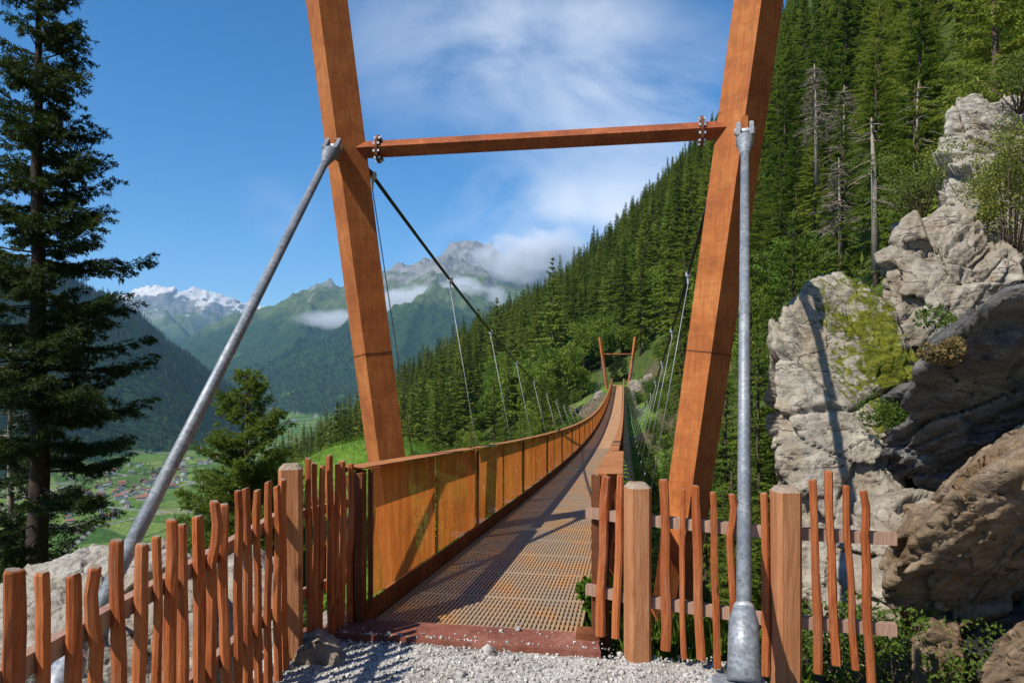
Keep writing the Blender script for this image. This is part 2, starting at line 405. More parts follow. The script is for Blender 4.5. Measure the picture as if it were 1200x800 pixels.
def m_gravel():
    n = NT('white_gravel'); c = n.coord()
    v = n.voro(c, 70, 'F1', 'Color'); d = n.voro(c, 70); f = n.noise(c, 3, 5, .6)
    b = n.new('ShaderNodeRGBToBW'); n.lk(v, b.inputs[0])
    col = n.ramp(b.outputs[0], [(.15, (.26, .25, .24)), (.5, (.44, .43, .41)), (.85, (.62, .61, .58))])
    col = n.mix(n.ramp(f, [(.42, 0.0), (.66, .75)]), col, (.26, .225, .185))
    return n.done(n.bsdf(col, .9, 0, n.bump(d, -.8, .02), .2))
M['gravel'] = m_gravel()
def m_pebble():
    n = NT('gravel_stone'); c = n.coord(); v = n.voro(c, 45, 'F1', 'Color')
    b = n.new('ShaderNodeRGBToBW'); n.lk(v, b.inputs[0])
    return n.done(n.bsdf(n.ramp(b.outputs[0], [(.15, (.13, .125, .12)), (.45, (.36, .35, .33)), (.65, (.46, .43, .39)), (.9, (.70, .69, .66))]), .85, 0, None, .2))
M['pebble'] = m_pebble()

def m_valley():
    n = NT('valley_ground'); c = n.coord()
    geo = n.new('ShaderNodeNewGeometry'); sp = n.new('ShaderNodeSeparateXYZ'); n.lk(geo.outputs['Normal'], sp.inputs[0])
    po = n.new('ShaderNodeSeparateXYZ'); n.lk(geo.outputs['Position'], po.inputs[0])
    z = po.outputs[2]; up = sp.outputs[2]
    n1 = n.noise(c, .0022, 8, .6); n2 = n.noise(c, .012, 7, .65); n3 = n.noise(c, .055, 5, .7); n4 = n.noise(c, .0045, 5, .6)
    cell = n.voro(c, .011, 'F1', 'Color'); bw = n.new('ShaderNodeRGBToBW'); n.lk(cell, bw.inputs[0])
    meadow = n.ramp(bw.outputs[0], [(.2, (.06, .125, .02)), (.45, (.12, .205, .035)), (.7, (.17, .25, .05)), (.9, (.22, .25, .08))])
    rd = n.voro(n.mix(.06, c, n.coord((1, 1, 1))), .0042, 'DISTANCE_TO_EDGE'); rd2 = n.voro(c, .011, 'DISTANCE_TO_EDGE')
    meadow = n.mix(n.ramp(rd2, [(.02, .6), (.05, 0.0)]), meadow, (.05, .09, .02))
    meadow = n.mix(n.ramp(rd, [(.010, 1.0), (.016, 0.0)]), meadow, (.26, .25, .23))
    forest = n.ramp(n3, [(.35, (.010, .026, .009)), (.55, (.028, .058, .016)), (.75, (.05, .09, .022))])
    alp = n.ramp(n2, [(.3, (.055, .085, .025)), (.6, (.10, .13, .04)), (.8, (.16, .16, .08))])
    rock = n.ramp(n2, [(.3, (.13, .12, .115)), (.55, (.24, .23, .22)), (.8, (.36, .34, .32))])
    zn = n.math('ADD', z, n.math('MULTIPLY', n.math('SUBTRACT', n1, .5), 500))
    zn = n.math('ADD', zn, n.math('MULTIPLY', n.math('SUBTRACT', n2, .5), 260))
    zz = lambda x: (x+400)/2000
    zf = n.math('DIVIDE', n.math('ADD', zn, 400), 2000)
    zraw = n.math('DIVIDE', n.math('ADD', z, 400), 2000)
    col = n.mix(n.ramp(zraw, [(zz(-192), 0.0), (zz(-180), 1.0)]), meadow, forest)
    clear = n.math('MULTIPLY', n.ramp(n4, [(.60, 0.0), (.63, 1.0)]), n.ramp(zraw, [(zz(-150), 1.0), (zz(120), 1.0), (zz(160), 0.0)]))
    col = n.mix(n.math('MULTIPLY', clear, n.ramp(up, [(.8, 0.0), (.88, 1.0)])), col, (.09, .155, .03))
    col = n.mix(n.ramp(zf, [(zz(330), 0.0), (zz(480), 1.0)]), col, alp)
    rk = n.math('ADD', zf, n.math('MULTIPLY', n.math('SUBTRACT', .86, up), .30))
    col = n.mix(n.ramp(rk, [(zz(690), 0.0), (zz(900), 1.0)]), col, rock)
    sn = n.math('ADD', zraw, n.math('ADD', n.math('MULTIPLY', n.math('SUBTRACT', n2, .5), .34), n.math('MULTIPLY', n.math('SUBTRACT', up, .80), .55)))
    far = n.ramp(n.math('DIVIDE', po.outputs[1], 10000), [(.76, 0.0), (.84, 1.0)])
    col = n.mix(n.math('MULTIPLY', n.ramp(sn, [(zz(900), 0.0), (zz(940), 1.0)]), far), col, (.66, .63, .60))
    return n.done(n.bsdf(col, .95, 0, n.bump(n.math('ADD', n3, n.math('MULTIPLY', n2, 2)), .8, 14), .05))
M['valley'] = m_valley()

# ------------------------------------------------------------------ sky, sun, camera
def setup():
    w = bpy.data.worlds.new('World'); SC.world = w; w.use_nodes = True
    t = w.node_tree; n = t.nodes; n.clear()
    out = n.new('ShaderNodeOutputWorld'); bg = n.new('ShaderNodeBackground'); bg.inputs[1].default_value = .10
    sky = n.new('ShaderNodeTexSky'); sky.sky_type = 'NISHITA'; sky.sun_disc = False
    sky.sun_elevation = SUN_EL; sky.sun_rotation = math.atan2(-SUN_H.x, -SUN_H.y)
    sky.altitude = 1500; sky.air_density = 1.0; sky.dust_density = .1; sky.ozone_density = 3.5
    tc = n.new('ShaderNodeTexCoord')
    def mth(op, a, b=0.0):
        m = n.new('ShaderNodeMath'); m.operation = op
        for i, v in enumerate((a, b)):
            if isinstance(v, (int, float)): m.inputs[i].default_value = v
            else: t.links.new(v, m.inputs[i])
        return m.outputs[0]
    def ramp(f, stops):
        r = n.new('ShaderNodeValToRGB'); e = r.color_ramp.elements
        while len(e) < len(stops): e.new(.5)
        for i, (p, c) in enumerate(stops): e[i].position = p; e[i].color = (c, c, c, 1)
        t.links.new(f, r.inputs[0]); return r.outputs[0]
    mp = n.new('ShaderNodeMapping'); mp.inputs['Scale'].default_value = (1, 1, 1.7); mp.inputs['Rotation'].default_value = (0, math.radians(-18), 0)
    t.links.new(tc.outputs['Generated'], mp.inputs[0])
    nz = n.new('ShaderNodeTexNoise'); nz.inputs['Scale'].default_value = 3.4; nz.inputs['Detail'].default_value = 9; nz.inputs['Roughness'].default_value = .55; nz.inputs['Distortion'].default_value = .35
    t.links.new(mp.outputs[0], nz.inputs['Vector'])
    cloud = None
    for px, py, r, k in ((500, 50, .09, .62), (590, 55, .10, .85), (690, 100, .12, .85), (770, 125, .10, .8), (640, 290, .12, 1.15), (720, 255, .10, .9), (590, 330, .10, 1.1), (950, 15, .07, .6), (455, 55, .06, .3), (335, 240, .04, .3)):
        d = Vector(((px-600)/F, 1, -(py-HOR)/F)).normalized()
        vm = n.new('ShaderNodeVectorMath'); vm.operation = 'DISTANCE'; vm.inputs[1].default_value = d
        t.links.new(tc.outputs['Generated'], vm.inputs[0])
        g = mth('MULTIPLY', ramp(mth('DIVIDE', vm.outputs['Value'], r*1.6), [(0, 1.0), (.5, .55), (1, 0.0)]), k)
        cloud = g if cloud is None else mth('MAXIMUM', cloud, g)
    a = mth('MULTIPLY', cloud, ramp(nz.outputs['Fac'], [(.40, 0.0), (.53, .5), (.68, 1.0)]))
    mx = n.new('ShaderNodeMix'); mx.data_type = 'RGBA'; mx.inputs[7].default_value = (8.5, 8.8, 9.3, 1)
    hs_ = n.new('ShaderNodeHueSaturation'); hs_.inputs['Saturation'].default_value = 1.32; hs_.inputs['Value'].default_value = 1.25
    t.links.new(sky.outputs[0], hs_.inputs['Color'])
    t.links.new(a, mx.inputs[0]); t.links.new(hs_.outputs[0], mx.inputs[6])
    t.links.new(mx.outputs[2], bg.inputs[0]); t.links.new(bg.outputs[0], out.inputs[0])
    l = bpy.data.lights.new('sun', 'SUN'); l.energy = 5.0; l.angle = math.radians(.53); l.color = (1, .93, .82)
    o = bpy.data.objects.new('sun', l); COL.objects.link(o)
    ray = Vector((SUN_H.x*math.cos(SUN_EL), SUN_H.y*math.cos(SUN_EL), -math.sin(SUN_EL)))
    o.rotation_euler = ray.to_track_quat('-Z', 'Y').to_euler(); o.location = (-20, -20, 40)
    c = bpy.data.cameras.new('camera'); co = bpy.data.objects.new('camera', c); COL.objects.link(co)
    c.sensor_fit = 'HORIZONTAL'; c.sensor_width = 36; c.lens = 24
    c.shift_y = (HOR-400)/1200; c.clip_start = .05; c.clip_end = 40000
    co.location = (0, 0, ZC); co.rotation_euler = (PI/2, 0, 0); SC.camera = co
    v = SC.view_settings; v.view_transform = 'Standard'; v.look = 'None'; v.gamma = 1; v.exposure = .35; v.use_curve_mapping = False
    cy = SC.cycles; cy.use_denoising = True; cy.max_bounces = 6; cy.diffuse_bounces = 3; cy.transparent_max_bounces = 12; cy.volume_bounces = 3
    cy.transmission_bounces = 3; cy.glossy_bounces = 2; cy.caustics_reflective = False; cy.caustics_refractive = False
setup()

# ------------------------------------------------------------------ terrain meshes
def polar(name, mat, hf, r0, r1, nr, az0, az1, na):
    rr = np.geomspace(r0, r1, nr); aa = np.radians(np.linspace(az0, az1, na))
    R, A = np.meshgrid(rr, aa, indexing='ij')
    X = R*np.sin(A); Y = R*np.cos(A); Z = hf(X, Y)
    V = np.stack([X.ravel(), Y.ravel(), Z.ravel()], 1)
    i = np.arange((nr-1)*na).reshape(nr-1, na)[:, :-1].ravel()
    Fq = np.stack([i, i+na, i+na+1, i+1], 1)
    return link(name, np_mesh(name, V, Fq, mat, True))
def bare(o):
    me = o.data; co = np.empty(len(me.vertices)*3, np.float32); me.vertices.foreach_get('co', co); co = co.reshape(-1, 3)
    t = SA*(co[:, 0]-BX)+CA*(co[:, 1]-BY); v = CA*(co[:, 0]-BX)-SA*(co[:, 1]-BY)
    cliff = sstep(1.9, 2.6, v)*sstep(14, 10, t)
    wood = np.maximum(sstep(3, 9, v)*sstep(8, 14, t), np.maximum(sstep(100, 108, t), sstep(-20, -27, v)*sstep(24, 30, t)))
    for nm, val in (('cliff', cliff), ('wood', wood)):
        a = me.attributes.new(nm, 'FLOAT', 'POINT'); a.data.foreach_set('value', val.astype(np.float32))
hs = polar('hillside', M['hill'], hill_h, 1.2, 900, 260, -180, 180, 721); tag(hs, kind='structure'); bare(hs)
vl = polar('valley', M['valley'], valley_h, 500, 13500, 640, -54, 36, 760); tag(vl, kind='structure')

def gravel_ground():
    nx, ny = 90, 170
    xs = np.linspace(-1.95, 1.75, nx); ys = np.linspace(-4.5, 4.9, ny)
    X, Y = np.meshgrid(xs, ys, indexing='ij')
    Z = fbm(P2(X, Y, .35), 4, 77).reshape(X.shape)*.018-.012
    t = SA*(X-BX)+CA*(Y-BY)
    Z = Z-1.0*sstep(.25, .62, t)-.7*sstep(1.25, 1.72, X)*sstep(3.4, 4.1, Y)-.8*sstep(-1.55, -1.95, X)
    Z = Z-.14*sstep(-.26, -.20, t)
    V = np.stack([X.ravel(), Y.ravel(), Z.ravel()], 1)
    i = (np.arange(nx-1)[:, None]*ny+np.arange(ny-1)[None]).ravel()
    o = link('gravel_path', np_mesh('gravel_path', V, np.stack([i, i+ny, i+ny+1, i+1], 1), M['gravel'], True))
    tag(o, kind='structure')
    # loose stones on top
    rng = np.random.default_rng(5)
    bm = bmesh.new(); bmesh.ops.create_icosphere(bm, subdivisions=1, radius=1)
    iv = np.array([v.co[:] for v in bm.verts]); fi = np.array([[v.index for v in f.verts] for f in bm.faces]); bm.free()
    N = 17000; c = np.stack([rng.uniform(-1.5, 1.35, N), rng.uniform(3.0, 4.72, N)], 1)
    t = SA*(c[:, 0]-BX)+CA*(c[:, 1]-BY); vv = CA*(c[:, 0]-BX)-SA*(c[:, 1]-BY)
    ok = (t < -.23) | (vv < -1.0)
    ok |= (rng.random(N) < .05)
    ok &= (t < .02)
    c = c[ok]; N = len(c)
    s = rng.gamma(2.0, .0020, N)+.0025
    s[rng.random(N) < .02] *= 2.2
    S = s[:, None, None]*rng.uniform(.6, 1.25, (N, 1, 3))
    V = iv[None]*S*(1+rng.uniform(-.22, .22, (N, 12, 1)))
    a = rng.uniform(0, 6.28, N); ca, sa = np.cos(a)[:, None], np.sin(a)[:, None]
    V = np.stack([V[..., 0]*ca-V[..., 1]*sa, V[..., 0]*sa+V[..., 1]*ca, V[..., 2]], 2)
    zz = fbm(P2(c[:, 0], c[:, 1], .35), 4, 77)*.018-.012
    tt_ = t[ok]; zz = np.where((tt_ > -.25) & (np.abs(vv[ok]) < .95), .030, zz)
    V += np.concatenate([c, (zz+s*.25)[:, None]], 1)[:, None]
    FF = (fi[None]+12*np.arange(N)[:, None, None]).reshape(-1, 3)
    o = link('gravel', np_mesh('gravel', V.reshape(-1, 3), FF, M['pebble']))
    tag(o, 'loose pale grey gravel stones covering the path before the bridge', 'gravel', kind='stuff')
gravel_ground()

# ------------------------------------------------------------------ the footbridge (local frame: x across, y along, z up)
RZ = -ANG
T0, SPAN = 3.7, 97.0
def zd(t):
    if t < T0: return -.075*t
    u = (t-T0)/SPAN
    return -.2775-(4*1.8*u*(1-u) if u < 1 else 0)
def zcab(t):
    u = (t-3.3)/SPAN
    return 4.42-4*5.4*u*(1-u)
BASE = (BX, BY, 0)
W = .76
def build_bridge():
    W = .76
    root = thing('footbridge', 'long narrow rusty steel footbridge with solid side panels sagging across the gully', 'footbridge', BASE, RZ)
    TE = 101.0
    # deck of steel bars
    b = MB(); nb = 46; seg = [i*.93 for i in range(0, 28)]
    for k in range(nb):
        x = -W+.02+(2*W-.04)*k/(nb-1)
        for i in range(len(seg)-1):
            t0, t1 = seg[i]+.004, seg[i+1]-.004
            b.prism((x, t0, zd(t0)-.018), (x, t1, zd(t1)-.018), [(-.0095, -.018), (.0095, -.018), (.0095, .018), (-.0095, .018)])
    t = .03
    while t < seg[-1]:
        b.box((0, t, zd(t)-.012), (2*W-.04, .012, .016)); t += .116
    for s in seg[:-1]: b.box((0, s+.02, zd(s+.02)-.017), (2*W-.03, .03, .033))
    b.build('deck_grating', M['grating'], root)
    b = MB(); ts = [seg[-1]+i*1.0 for i in range(0, 78) if seg[-1]+i < TE]+[TE]
    for a, c in zip(ts[:-1], ts[1:]):
        b.prism((0, a+.008, zd(a)-.02), (0, c-.008, zd(c)-.02), [(-W+.02, -.018), (W-.02, -.018), (W-.02, .018), (-W+.02, .018)])
    b.build('deck_planking', M['plank'], root)
    # girders below and kick plates beside the deck
    tt = [i*1.95 for i in range(0, 52)]
    for s, W in ((-1, .76), (1, .84)):
        g = MB()
        for a, c in zip(tt[:-1], tt[1:]):
            if a > TE: break
            g.prism((s*W*.72, a, zd(a)-.16), (s*W*.72, c, zd(c)-.16), [(-.04, -.09), (.04, -.09), (.04, .09), (-.04, .09)])
        g.build('girder', M['beam'], root)
        g = MB()
        for a, c in zip(tt[:-1], tt[1:]):
            if a > TE-1: break
            g.prism((s*(W+.012), a, zd(a)+.02), (s*(W+.012), c, zd(c)+.02), [(-.006, -.10), (.006, -.10), (.006, .13), (-.006, .13)])
            for q in range(0, 4):
                y = a+.2+q*.5
                if a < 12: g.box((s*(W+.002), y, zd(y)+.09), (.012, .022, .022))
        g.build('kick_plate', M['rust_dark'], root)
        cw = .17
        c1 = MB(); x0 = s*(W+.02)
        cap = [(-.01, -.004), (cw, -.004), (cw, -.045), (cw+.004, -.045), (cw+.004, 0), (-.01, 0)]
        cap = [(p[0]*s, p[1]) for p in cap]
        if s < 0: cap = cap[::-1]
        for a, c in ((0, T0-.012),):
            c1.prism((x0, a-.02, zd(a)+1.12), (x0, c, zd(c)+1.12), cap)
        c1.build('handrail_cap', M['rust_cap'], root)
        c2 = MB(); cw = .11
        cap = [(-.012, -.004), (cw, -.004), (cw, -.03), (cw+.004, -.03), (cw+.004, 0), (-.012, 0)]
        cap = [(p[0]*s, p[1]) for p in cap]
        if s < 0: cap = cap[::-1]
        for a, c in zip(tt[2:-1], tt[3:]):
            if a > TE-1: break
            a0 = max(a, T0+.01)
            c2.prism((x0, a0, zd(a0)+1.12), (x0, c, zd(c)+1.12), cap, caps=(a < 6))
        c2.build('handrail_cap', M['rust_cap'], root)
        # panels, two to a bay, with a post behind each joint
        j = 0; edges = [0.06]+[1.88]+[T0+1.95*i for i in range(0, 50)]
        for i, (a, c) in enumerate(zip(edges[:-1], edges[1:])):
            if c > TE: break
            p = MB(); a1, c1_ = a+.018, c-.018
            x = s*(W+.03)
            z0a, z0c = zd(a1)+.155, zd(c1_)+.155; z1a, z1c = zd(a1)+1.10, zd(c1_)+1.10
            vs = [(x, a1, z0a), (x, c1_, z0c), (x, c1_, z1c), (x, a1, z1a)]
            p.add(vs, [(0, 1, 2, 3)])
            p.build('side_panel', M['panel'], root)
            po = MB()
            main = (i % 2 == 0)
            wd = .07 if main else .035
            po.box((s*(W+.075), a, zd(a)+.50), (.06, wd, 1.18))
            if main:
                po.prism((s*(W+.09), a, zd(a)+.60), (s*(W+.175), a, zd(a)+1.05), [(-.006, -.02), (.006, -.02), (.006, .02), (-.006, .02)])
                po.box((s*(W-.002), a, zd(a)+.6), (.028, .022, 1.0))
            po.build('railing_post', M['rust_dark'], root)
    W = .76
    # cross beams sticking out beyond the deck
    t = 4.5
    while t < TE-1:
        c = MB(); z = zd(t)-.10; big = abs(((t-T0) % 3.9)) < .65
        c.box((0, t, z), (2.62 if not big else 2.95, .055, .07))
        c.build('cross_beam', M['beam'], root); t += 1.3
    for s in (-1, 1):
        g = MB(); pts = [(s*1.27, a, zd(a)-.06) for a in tt if 4 < a < TE]
        g.tube(pts, .014, 6); g.build('edge_cable', M['cable'], root, True)
        # main cable with clamps and hangers
        c = MB(); pts = []
        for i in range(81):
            y = 3.3+SPAN*i/80; pts.append((s*(2.16-.12*math.sin(PI*i/80)), y, zcab(y)))
        c.tube(pts, .026, 8); c.build('main_cable', M['cable'], root, True)
        for k in range(25):
            y = 3.75+3.9*k
            if y > 98.5: break
            i = (y-3.3)/SPAN; xc = s*(2.16-.12*math.sin(PI*i)); zc_ = zcab(y)
            h = MB(); top = Vector((xc, y, zc_-.16)); bot = Vector((s*1.45, y, zd(y)-.08))
            if zc_-.2 < zd(y): bot = Vector((s*1.45, y, zd(y)-.08))
            h.tube([top, bot], .0075, 6)
            d = (bot-top).normalized()
            if (bot-top).length > .5: h.tube([bot-d*.35, bot-d*.08], .011, 6)
            ho = h.build('hanger', M['hanger'], root, True)
            q = MB()
            q.box((xc, y, zc_), (.085, .11, .075), None, .012)
            q.box((xc, y+.03, zc_+.045), (.02, .02, .03)); q.box((xc, y-.03, zc_+.045), (.02, .02, .03))
            q.tube([(xc, y, zc_-.04), (xc, y, zc_-.17)], [.028, .016], 8)
            q.build('cable_clamp', M['clamp'], ho)
    # sill plate and the shoe of the near right railing
    p = MB()
    p.add([(-1.14, -.25, .028), (.90, -.29, .028), (.86, .02, .028), (-1.12, .03, .028), (-1.14, -.25, -.05), (.90, -.29, -.05), (.86, .02, -.05), (-1.12, .03, -.05)],
          [(0, 1, 2, 3), (7, 6, 5, 4), (0, 4, 5, 1), (1, 5, 6, 2), (2, 6, 7, 3), (3, 7, 4, 0)])
    p.build('sill_plate', M['rust_plate'], root)
    p = MB(); p.box((W+.10, -.03, .55), (.05, .05, 1.10)); p.box((W+.05, -.05, .05), (.16, .12, .05)); p.box((W+.10, -.075, .10), (.03, .03, .14)); p.build('end_post', M['rust_dark'], root); p = MB(); p.box((-W-.05, -.01, .5), (.06, .08, 1.16))
    p.box((-W-.10, 0, .48), (.012, .14, 1.2))
    p.build('end_post', M['rust_dark'], root)
    return root
build_bridge()

def build_pylon(t0, label, zbase, tt, detail=True):
    root = thing('bridge_pylon', label, 'pylon', br(t0, 0, tt), RZ)
    s = .385/math.sqrt(2)*1.0
    prof = [(-s, 0), (0, -s), (s, 0), (0, s)]
    def cx(z): return 1.79+.137*(z-.62)
    for sg in (-1, 1):
        p = MB()
        a, b = Vector((sg*cx(zbase), 0, zbase)), Vector((sg*cx(7.1), 0, 7.1))
        rings = []
        lo = .82
        p.prism(a, b, [(q[0]*lo, q[1]*lo) for q in prof], prof, up=Vector((0, 1, 0)))
        p.box((a.x, 0, zbase-.1), (.9, .9, .3))
        po = p.build('pylon_post', M['rust'], root)
        w = MB()                                                  # weld seam
        zz = 2.0; k = lo+(zz-zbase)/(7.1-zbase)*(1-lo)+.025
        pr = [(q[0]*k, q[1]*k) for q in prof]
        w.prism((sg*cx(zz), 0, zz), (sg*cx(zz+.012), 0, zz+.012), pr, up=Vector((0, 1, 0))); w.build('weld_seam', M['rust_dark'], po)
        g = MB()                                                  # gusset cheeks carrying the stay
        if detail:
            zz = 4.40
            g.box((sg*cx(zz), -.30, zz), (.05, .24, .20)); g.build('stay_lug', M['rust'], po)
            g = MB(); g.box((sg*(cx(4.38)-.05), .29, 4.36), (.045, .26, .16)); g.build('cable_lug', M['rust_dark'], po)
    zb = 4.50; r = .105
    c = MB(); c.prism((-cx(zb)+.1, 0, zb), (cx(zb)-.1, 0, zb), [(-r, 0), (0, -r), (r, 0), (0, r)], up=Vector((0, 0, 1)))
    co = c.build('crossbar', M['rust_bar'], root)
    for sg in (-1, 1):
        f = MB(); x = sg*(cx(zb)-.42)
        n = 10; prof2 = []
        for k in range(n):
            a = 2*PI*k/n; prof2.append((math.cos(a)*.125, math.sin(a)*.17))
        f.prism((x-.016, 0, zb), (x+.016, 0, zb), prof2); fo = f.build('flange_plate', M['rust_dark'], co)
        if detail:
            q = MB()
            for k in range(n):
                a = 2*PI*k/n+.3
                y, z = math.cos(a)*.102, math.sin(a)*.145
                for dx in (-.026, .026): q.box((x+dx, -y, zb+z), (.024, .026, .026))
            q.build('bolt_ring', M['clamp'], fo)
    return root
build_pylon(3.3, 'tall rusty V-shaped pylon with bolted crossbar at the near bridge end', -2.4, 0)
build_pylon(3.3+SPAN, 'small distant rusty pylon at the far end of the bridge deck', -1.2, -.1, False)

def build_stay(label, top, bot, block):
    root = thing('stay_rod', label, 'stay rod', (bot.x, bot.y, bot.z))
    tp = top-bot; d = tp.normalized(); L = tp.length; r = .040
    m = MB(); m.tube([d*.42, d*(L-.42)], r, 20); m.build('tube', M['galv'], root, True)
    c = MB(); c.tube([d*.02, d*.33, d*.40, d*.43], [.080, .075, .056, .045], 24); co = c.build('cone_socket', M['galv'], root, True)
    c = MB(); c.tube([d*.395, d*.425], [.059, .050], 24); c.build('collar', M['clamp'], co, True)
    f = MB(); side = d.cross(Vector((0, 0, 1))).normalized()
    f.tube([d*(L-.56), d*(L-.44), d*(L-.26)], [.044, .060, .090], 20)
    for s in (-1, 1):
        cc = d*(L-.12)+side*.066*s
        x, y, z = side, d, side.cross(d)
        Mx = Matrix((x, y, z)).transposed()
        f.box(cc, (.044, .29, .145), Mx, .018)
    fo = f.build('fork_socket', M['galv'], root)
    p = MB(); p.tube([d*(L-.06)-side*.105, d*(L-.06)+side*.105], .036, 12); p.build('pin', M['clamp'], fo, True)
    if block:
        q = MB(); q.box((0, 0, -.22), (.29, .29, .40), None, .02); q.build('anchor_block', M['concrete'], root)
        q = MB(); q.box((0, 0, -.008), (.25, .25, .03), None, .02); q.build('base_plate', M['galv'], root)
    return root
# the attachment points sit on the near faces of the two pylon posts
tl = br(3.3-.36, -(1.79+.137*3.85), 4.46); tr = br(3.3-.36, 1.79+.137*3.8, 4.38)
build_stay('thick grey stay rod slanting down from the crossbar behind the left picket fence', tl, Vector((-2.03, 2.86, .22)), True)
build_stay('thick grey stay rod with cone foot standing before the right picket fence', tr, Vector((1.13, 3.33, .265)), True)

# ------------------------------------------------------------------ picket fences
def picket_mesh(a, b, wx, wy, seed, knob=None, yaw=0):
    rnd = random.Random(seed); a = Vector(a); b = Vector(b); n = 14; m = MB()
    rot = yaw+rnd.uniform(-.35, .35); cr, sr = math.cos(rot), math.sin(rot)
    ph, amp = rnd.uniform(0, 6), rnd.uniform(.001, .007)
    ph2, amp2 = rnd.uniform(0, 6), rnd.uniform(.001, .005)
    sec = []; NS = 8
    rad = [rnd.uniform(.88, 1.1) for _ in range(NS)]
    knot = rnd.uniform(.25, .9); ks = rnd.randrange(NS); kk = rnd.uniform(0, .35)
    for i in range(n):
        u = i/(n-1); c = a.lerp(b, u)
        off = math.sin(u*rnd.uniform(4.6, 5.4)+ph)*amp+math.sin(u*11+ph2)*amp2
        c = c+Vector((off*cr, off*sr, 0))
        if knob and u > .78:
            q = (u-.78)/.22; c = c+Vector((knob*math.sin(q*PI*.9)*cr, knob*math.sin(q*PI*.9)*sr, 0))
        g = 1.06-.16*u+.05*math.sin(u*7+ph)
        for k in range(NS):
            an = 2*PI*(k+.5)/NS
            sx = max(-.8, min(.8, math.cos(an)*1.05))*wx*.62; sy = max(-.8, min(.8, math.sin(an)*1.05))*wy*.62
            f = g*rad[k]*(1+rnd.uniform(-.035, .035))
            if k == ks: f *= 1+kk*math.exp(-((u-knot)/.045)**2)
            x, y = sx*f, sy*f
            m.v.append((c.x+x*cr-y*sr, c.y+x*sr+y*cr, c.z))
    for i in range(n-1):
        for k in range(NS):
            m.f.append((i*NS+k, i*NS+(k+1) % NS, (i+1)*NS+(k+1) % NS, (i+1)*NS+k)); m.m.append(0)
    o = (n-1)*NS
    tilt = rnd.uniform(-.25, .25)
    top = []
    for k in range(NS):
        v = Vector(m.v[o+k]); c = Vector(b)
        top.append(c+(v-c)*.78+Vector((0, 0, .009+(v.x-c.x)*tilt)))
    m.v.extend(tuple(p) for p in top)
    for k in range(NS):
        m.f.append((o+k, o+(k+1) % NS, o+NS+(k+1) % NS, o+NS+k)); m.m.append(0)
    m.f.append(tuple(o+NS+k for k in range(NS))); m.m.append(1)
    m.f.append(tuple(range(NS-1, -1, -1))); m.m.append(1)
    return m
def post_mesh(h, w, z0=-.3):
    m = MB(); b = w*.16; hw = w/2
    oc = [(-hw+b, -hw), (hw-b, -hw), (hw, -hw+b), (hw, hw-b), (hw-b, hw), (-hw+b, hw), (-hw, hw-b), (-hw, -hw+b)]
    vs = [(x, y, z0) for x, y in oc]+[(x, y, h-.028) for x, y in oc]+[(x*.66, y*.66, h) for x, y in oc]
    fs = [tuple(range(7, -1, -1))]
    for r in (0, 8): fs += [(r+i, r+(i+1) % 8, r+8+(i+1) % 8, r+8+i) for i in range(8)]
    fs.append(tuple(range(16, 24)))
    m.add(vs, fs); m.m = [0]*(1+8)+[1]*9
    return m
def add_post(root, base, h, w, rz, z0=-.3):
    o = post_mesh(h, w, z0).build('post', [M['post'], M['endgrain']], root); o.location = Vector(base)-root.location; o.rotation_euler = (0, 0, rz); return o
def add_rail(root, a, b, w=.03, h=.062):
    m = MB(); m.prism(Vector(a)-root.location, Vector(b)-root.location, [(-w/2, -h/2), (w/2, -h/2), (w/2, h/2), (-w/2, h/2)])
    return m.build('rail', M['rail'], root)
def add_picket(root, a, b, wx, wy, seed, knob=None, yaw=0):
    L = root.location
    return picket_mesh(Vector(a)-L, Vector(b)-L, wx, wy, seed, knob, yaw).build('picket', [M['picket'], M['endgrain']], root, False)

